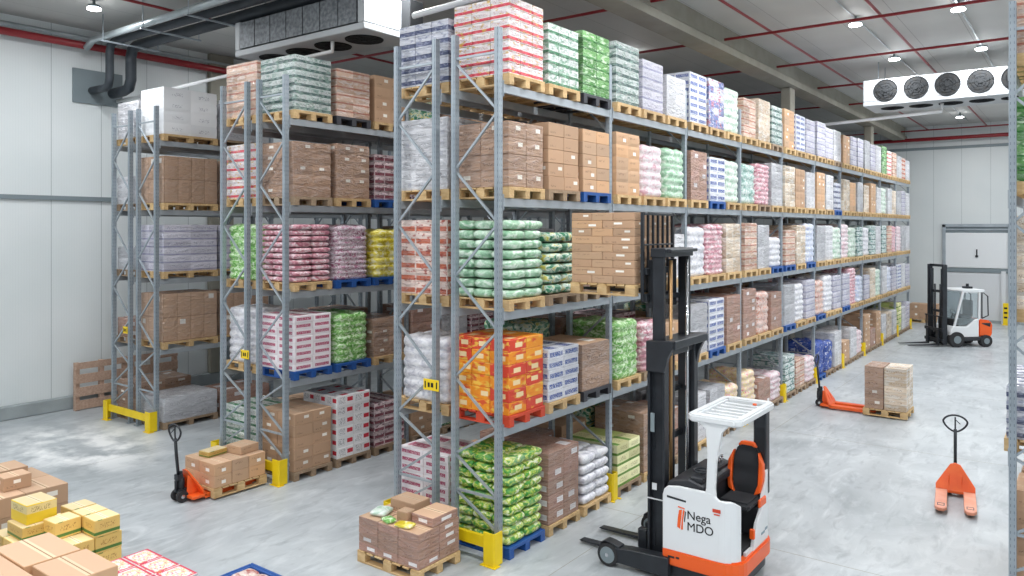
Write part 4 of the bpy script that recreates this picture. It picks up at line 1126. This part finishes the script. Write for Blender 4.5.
MB().box(-.4, -.18, 2.03, -.2, .1, 2.1).cyl((-.3, -.04, 2.1), (-.3, -.04, 2.2), .05, 12).build('beacon', ['black_metal'], cab)
fm = empty('mast', (0, 0, 0)); fm.parent = FK
for s in (-1, 1):
    MB().box(.80, s*.40-.04, .08, .96, s*.40+.04, 2.9).build('outer_upright', ['black_metal'], fm, bevel=.006)
    MB().box(.82, s*.31-.035, .1, .94, s*.31+.035, 2.75).build('inner_upright', ['black_metal'], fm, bevel=.006)
b = MB()
for zz in (.3, 1.2, 1.9, 2.82): b.box(.82, -.42, zz, .88, .42, zz+.09)
b.build('crossmember', ['black_metal'], fm, bevel=.006)
b = MB()
for s in (-.15, .15): b.cyl((.86, s, .2), (.86, s, 2.2), .035, 10)
b.build('lift_cylinder', ['black_metal'], fm)
b = MB()
for zz in (.18, .55): b.box(.97, -.5, zz, 1.03, .5, zz+.1)
for k in range(6): b.box(.98, -.45+.18*k-.012, .5, 1.01, -.45+.18*k+.012, 1.05)
b.box(.98, -.5, 1.05, 1.02, .5, 1.09); b.build('fork_carriage', ['black_metal'], FK)
for s in (-.28, .28): MB().prism([(1.03, .05), (2.15, .05), (2.15, .065), (1.09, .10), (1.08, .6), (1.03, .6)], s-.06, s+.06, axis='y').build('fork', ['black_metal'], FK)

# ------------------------------------------------------------------ services
def fan(parent, x, y, z, r, axis):
    """r: radius; axis 'y-' faces the aisle, 'z-' faces down"""
    b = MB(); R = Matrix.Translation((x, y, z)) @ (Matrix.Rotation(PI/2, 4, 'X') if axis == 'y-' else Matrix.Rotation(PI, 4, 'X'))
    T = lambda pts: [tuple(R @ Vector(p)) for p in pts]
    b.tube(T([(r*math.cos(2*PI*k/28), r*math.sin(2*PI*k/28), .0) for k in range(29)]), .02, 6, 1)
    b.cyl(*T([(0, 0, 0), (0, 0, .008)]), r*.98, 28, 0)
    for q in range(7):
        a = 2*PI*q/7; p = T([(r*.22*math.cos(a), r*.22*math.sin(a), .018), (r*.9*math.cos(a+.35), r*.9*math.sin(a+.35), .018)])
        b.bar(p[0], p[1], r*.34, .006, 2, up=(R.to_3x3() @ Vector((0, 0, 1))))
    b.cyl(*T([(0, 0, -.01), (0, 0, .04)]), r*.2, 16, 1)
    for rr in (.45, .7): b.tube(T([(r*rr*math.cos(2*PI*k/24), r*rr*math.sin(2*PI*k/24), .03) for k in range(25)]), .005, 4, 1)
    return b.build('fan', ['sign_black', 'fan_dark', 'fan_dark'], parent)
def cooler(x0, x1, y0, y1, z0, z1, label, face):
    cx, cy = (x0+x1)/2, (y0+y1)/2; w, d, h = (x1-x0)/2, (y1-y0)/2, z1-z0
    r = empty('evaporator_cooler', (cx, cy, z0), 0, label, 'air cooler')
    MB().box(-w, -d, 0, w, d, .12).box(-w, -d, .12, -w+.16, d, h).box(w-.16, -d, .12, w, d, h).box(-w+.16, -d+.08, .12, w-.16, d, h).build('casing', ['cooler_casing'], r, bevel=.015)
    if face == 'fins':
        n = 7
        for k in range(n):
            a = -w+.17+k*(2*w-.34)/n; MB().box(a+.012, -d-.005, .14, a+(2*w-.34)/n-.012, -d+.10, h-.03).build('fin_panel', ['fins'], r)
        MB().box(w-.01, d-.35, .05, w+.22, d, h).build('control_box', ['fan_dark'], r, bevel=.01)
    else:
        MB().box(-w+.14, -d+.0, .12, w-.14, -d+.09, h).build('fan_panel', ['cooler_casing'], r, bevel=.008)
        for k in range(5): fan(r, -w+.58+k*.75, -d-.002, .40, .29, 'y-')
    n = 4 if face == 'fins' else 5
    for k in range(n): fan(r, -w+.62+k*((2*w-1.2)/(n-1)), -.08, -.002, .33 if face == 'fins' else .28, 'z-')
    b = MB()
    for sx in (-w+.3, w-.3):
        for sy in (-d+.5, d-.2): b.cyl((sx, sy, h), (sx, sy, CH-z0), .012, 6)
    b.build('hanger', ['steel_rack'], r)
    return r
cooler(-13.65, -9.9, 9.05, 10.3, 7.62, 8.3, 'long white evaporator with dark fin panels hung above the middle rack', 'fins')
cooler(-5.0, -.9, 23.2, 24.8, 7.6, 8.32, 'white evaporator with a row of round fans hung over the right aisle', 'fans')
cooler(-6.2, -2.2, 7.6, 8.7, 7.85, 8.6, 'white evaporator partly out of view above the reach truck', 'fins')

def pipe(name, pts, r, mat, label, cat='pipe', group=None, n=10):
    o = MB().tube(pts, r, n).build(name, [mat]); return tag(o, label, cat, group)
# sprinkler pipes
zp = 8.6
for y, w in ((13.6, 'above the near end of the ceiling beam'), (17.4, 'first one seen beyond the ceiling beam'), (21.2, 'second one seen beyond the ceiling beam'), (25.2, 'just beyond the fan cooler'), (29.2, 'between the fan cooler and the far wall'), (38.9, 'right before the far wall')):
    pipe('sprinkler_pipe', [(-18.6, y, zp), (13.5, y, zp)], .032, 'pipe_red', f'thin red sprinkler pipe crossing the ceiling, {w}', group='red pipes crossing the ceiling')
pipe('sprinkler_pipe', [(-5.75, -5, zp+.08), (-5.75, 39.5, zp+.08)], .03, 'pipe_red', 'thin red sprinkler pipe running lengthwise above the long rack')
pipe('sprinkler_pipe', [(-3.45, -5, zp+.08), (-3.45, 39.5, zp+.08)], .03, 'pipe_red', 'thin red sprinkler pipe running lengthwise above the right aisle')
pipe('sprinkler_pipe', [(-15.1, -5, zp+.08), (-15.1, 39.5, zp+.08)], .03, 'pipe_red', 'thin red sprinkler pipe running lengthwise above the wall-side rack')
pipe('main_pipe', [(-18.7, -5, 8.45), (-18.7, 39.5, 8.45)], .085, 'pipe_red', 'thick red water pipe along the top of the left wall')
pipe('conduit', [(-18.85, -5, 8.66), (-18.85, 39.5, 8.66)], .05, 'pipe_grey', 'grey conduit above the thick red pipe on the left wall', 'conduit')
pipe('main_pipe', [(-18.2, 39.5, 8.25), (13.5, 39.5, 8.25)], .085, 'pipe_red', 'thick red water pipe along the top of the far wall')
pipe('conduit', [(-2.1, -5, 8.8), (-2.1, 39, 8.8)], .025, 'pipe_grey', 'thin grey conduit linking the lamps over the right aisle', 'conduit')
pipe('conduit', [(-4.1, -5, 8.86), (-4.1, 39, 8.86)], .015, 'pipe_grey', 'very thin conduit along the lamp row over the reach truck', 'conduit')
# insulated pipes from the wall to the left cooler
dp = MB().box(-19, 8.3, 7.15, -18.95, 9.45, 7.95).build('wall_plate', ['wall_plate']); tag(dp, 'grey sheet plate on the left wall around the insulated pipes', 'plate')
pipe('insulated_pipe', [(-18.94, 8.72, 7.46), (-18.3, 8.72, 7.46), (-18.14, 8.72, 7.5), (-18.08, 8.72, 7.66), (-18.08, 8.72, 8.26), (-18.02, 8.72, 8.42), (-17.86, 8.72, 8.48), (-10.2, 8.72, 8.48)], .09, 'insulation_black', 'black insulated pipe rising from the wall plate, nearer one', group='black insulated pipes', n=14)
pipe('insulated_pipe', [(-18.94, 9.2, 7.46), (-18.4, 9.2, 7.46), (-18.14, 9.2, 7.51), (-18.05, 9.2, 7.7), (-18.05, 9.2, 8.22), (-17.98, 9.2, 8.4), (-17.8, 9.2, 8.46), (-10.2, 9.2, 8.46)], .12, 'insulation_black', 'black insulated pipe with long low bend behind, farther one', group='black insulated pipes', n=14)
pipe('metal_pipe', [(-18.5, 8.4, 8.36), (-18.2, 8.4, 8.5), (-10.2, 8.4, 8.52)], .075, 'pipe_grey', 'bright metal pipe beside the black insulated pipes', n=12)
MB_ = MB()
for x_ in (-17.3, -15.6, -13.9):
    r = MB(); r.box(x_-.02, 8.15, 8.30, x_+.02, 9.5, 8.33).cyl((x_, 8.2, 8.3), (x_, 8.2, CH), .012, 6).cyl((x_, 9.45, 8.3), (x_, 9.45, CH), .012, 6)
    tag(r.build('pipe_hanger', ['steel_rack']), f'thin steel hanger holding the black pipes, {["closest to the wall", "in the middle", "closest to the cooler"][[-17.3, -15.6, -13.9].index(x_)]}', 'hanger')
pipe('drain_pipe', [(-11.0, 9.3, 7.6), (-11.0, 9.3, 7.42), (-18.9, 9.3, 7.28)], .035, 'pipe_white', 'white drain pipe sloping down from the left cooler to the wall')
pipe('drain_pipe', [(-3.1, 23.6, 7.56), (-3.1, 23.6, 7.35), (-7.0, 23.6, 7.2)], .045, 'pipe_white', 'white drain pipe under the fan cooler')
pipe('drain_pipe', [(-3.4, 8.3, 7.84), (-3.4, 8.3, 7.55), (-8.0, 8.3, 7.35)], .045, 'pipe_white', 'white drain pipe crossing above the red and white packs')
o = MB().box(-18.82, 11.95, 7.4, -18.74, 12.25, 7.65).cyl((-18.74, 12.1, 7.52), (-18.62, 12.1, 7.5), .08, 12).build('wall_light', ['white_metal']); tag(o, 'small white fitting on the left wall column', 'light')

# ------------------------------------------------------------------ lamps and added fill lights
hm = MB().cyl((0, 0, .03), (0, 0, .09), .12, 20).cyl((0, 0, .09), (0, 0, .2), .03, 10).mesh('housing', ['wall_plate'])
lm = MB().cyl((0, 0, 0), (0, 0, .03), .13, 24).mesh('lens', ['lamp_glow'])
def lamp(x, y, label):
    r = empty('ceiling_lamp', (x, y, CH-.21), 0, label, 'lamp', 'round ceiling lamps')
    link('housing', hm, r); link('lens', lm, r)
def light(x, y, p, size=.5):
    l = bpy.data.lights.new('lamp_and_fill_light', 'AREA'); l.shape = 'DISK'; l.size = size; l.energy = p; l.color = (.96, .98, 1.)
    o = bpy.data.objects.new('lamp_and_fill_light', l); COL.objects.link(o); o.location = (x, y, CH-.24)
PW = 125
ys = [-3.3, 1., 5.3, 9.6, 13.95, 18.25, 22.6, 27., 31.5, 36.]
for x, lbl, skip in ((-16.35, 'the left wall', ()), (-13.9, 'the aisle between the left racks (added fill, no fixture)', ()), (-9.6, 'the aisle behind the long rack', (13.95, 22.6, 27., 31.5, 36.)), (-4.09, 'the aisle edge by the long rack', ()), (-2.1, 'the right aisle', ()), (3.5, 'the far right side', ()), (8.5, 'the right wall', ())):
    for k, y in enumerate(ys):
        if y in skip or (x == -16.35 and y > 13) or (x == -13.9 and y > 6) or (x == -2.1 and k % 2): 
            if x == -2.1 and y > 5: lamp(x, y, f'round white ceiling lamp over {lbl}, {BAY[k]} of its row')
            continue
        yy = 7.57 if (x == -16.35 and k == 2) else (12.2 if (x == -16.35 and k == 3) else y)
        if y > 5 and x != -13.9: lamp(x, yy, f'round white ceiling lamp over {lbl}, {BAY[k]} of its row')  # no fixtures between the left racks: bare fill lights added to brighten the wall
        light(x, yy, PW * (.6 if x == -16.35 else 1.))
w = bpy.data.worlds.new('world'); SC.world = w; w.use_nodes = True
w.node_tree.nodes['Background'].inputs[0].default_value = (.93, .96, 1., 1); w.node_tree.nodes['Background'].inputs[1].default_value = .3
vs = SC.view_settings; vs.view_transform = 'Standard'; vs.look = 'None'; vs.gamma = 1; vs.use_curve_mapping = False; vs.exposure = .03
SC.display_settings.display_device = 'sRGB'

bo = empty('bollard', (-2.75, 39.4, 0), 0, 'yellow and black guard post beside the dock door', 'bollard')
MB().box(-.1, -.06, 0, .1, .06, .95).box(-.14, -.1, 0, .14, .1, .015).build('post', ['safety_yellow'], bo, bevel=.01)
for k in range(3): MB().box(-.06, -.066, .3+.2*k, .06, -.058, .38+.2*k).build('marking', ['sign_black'], bo)
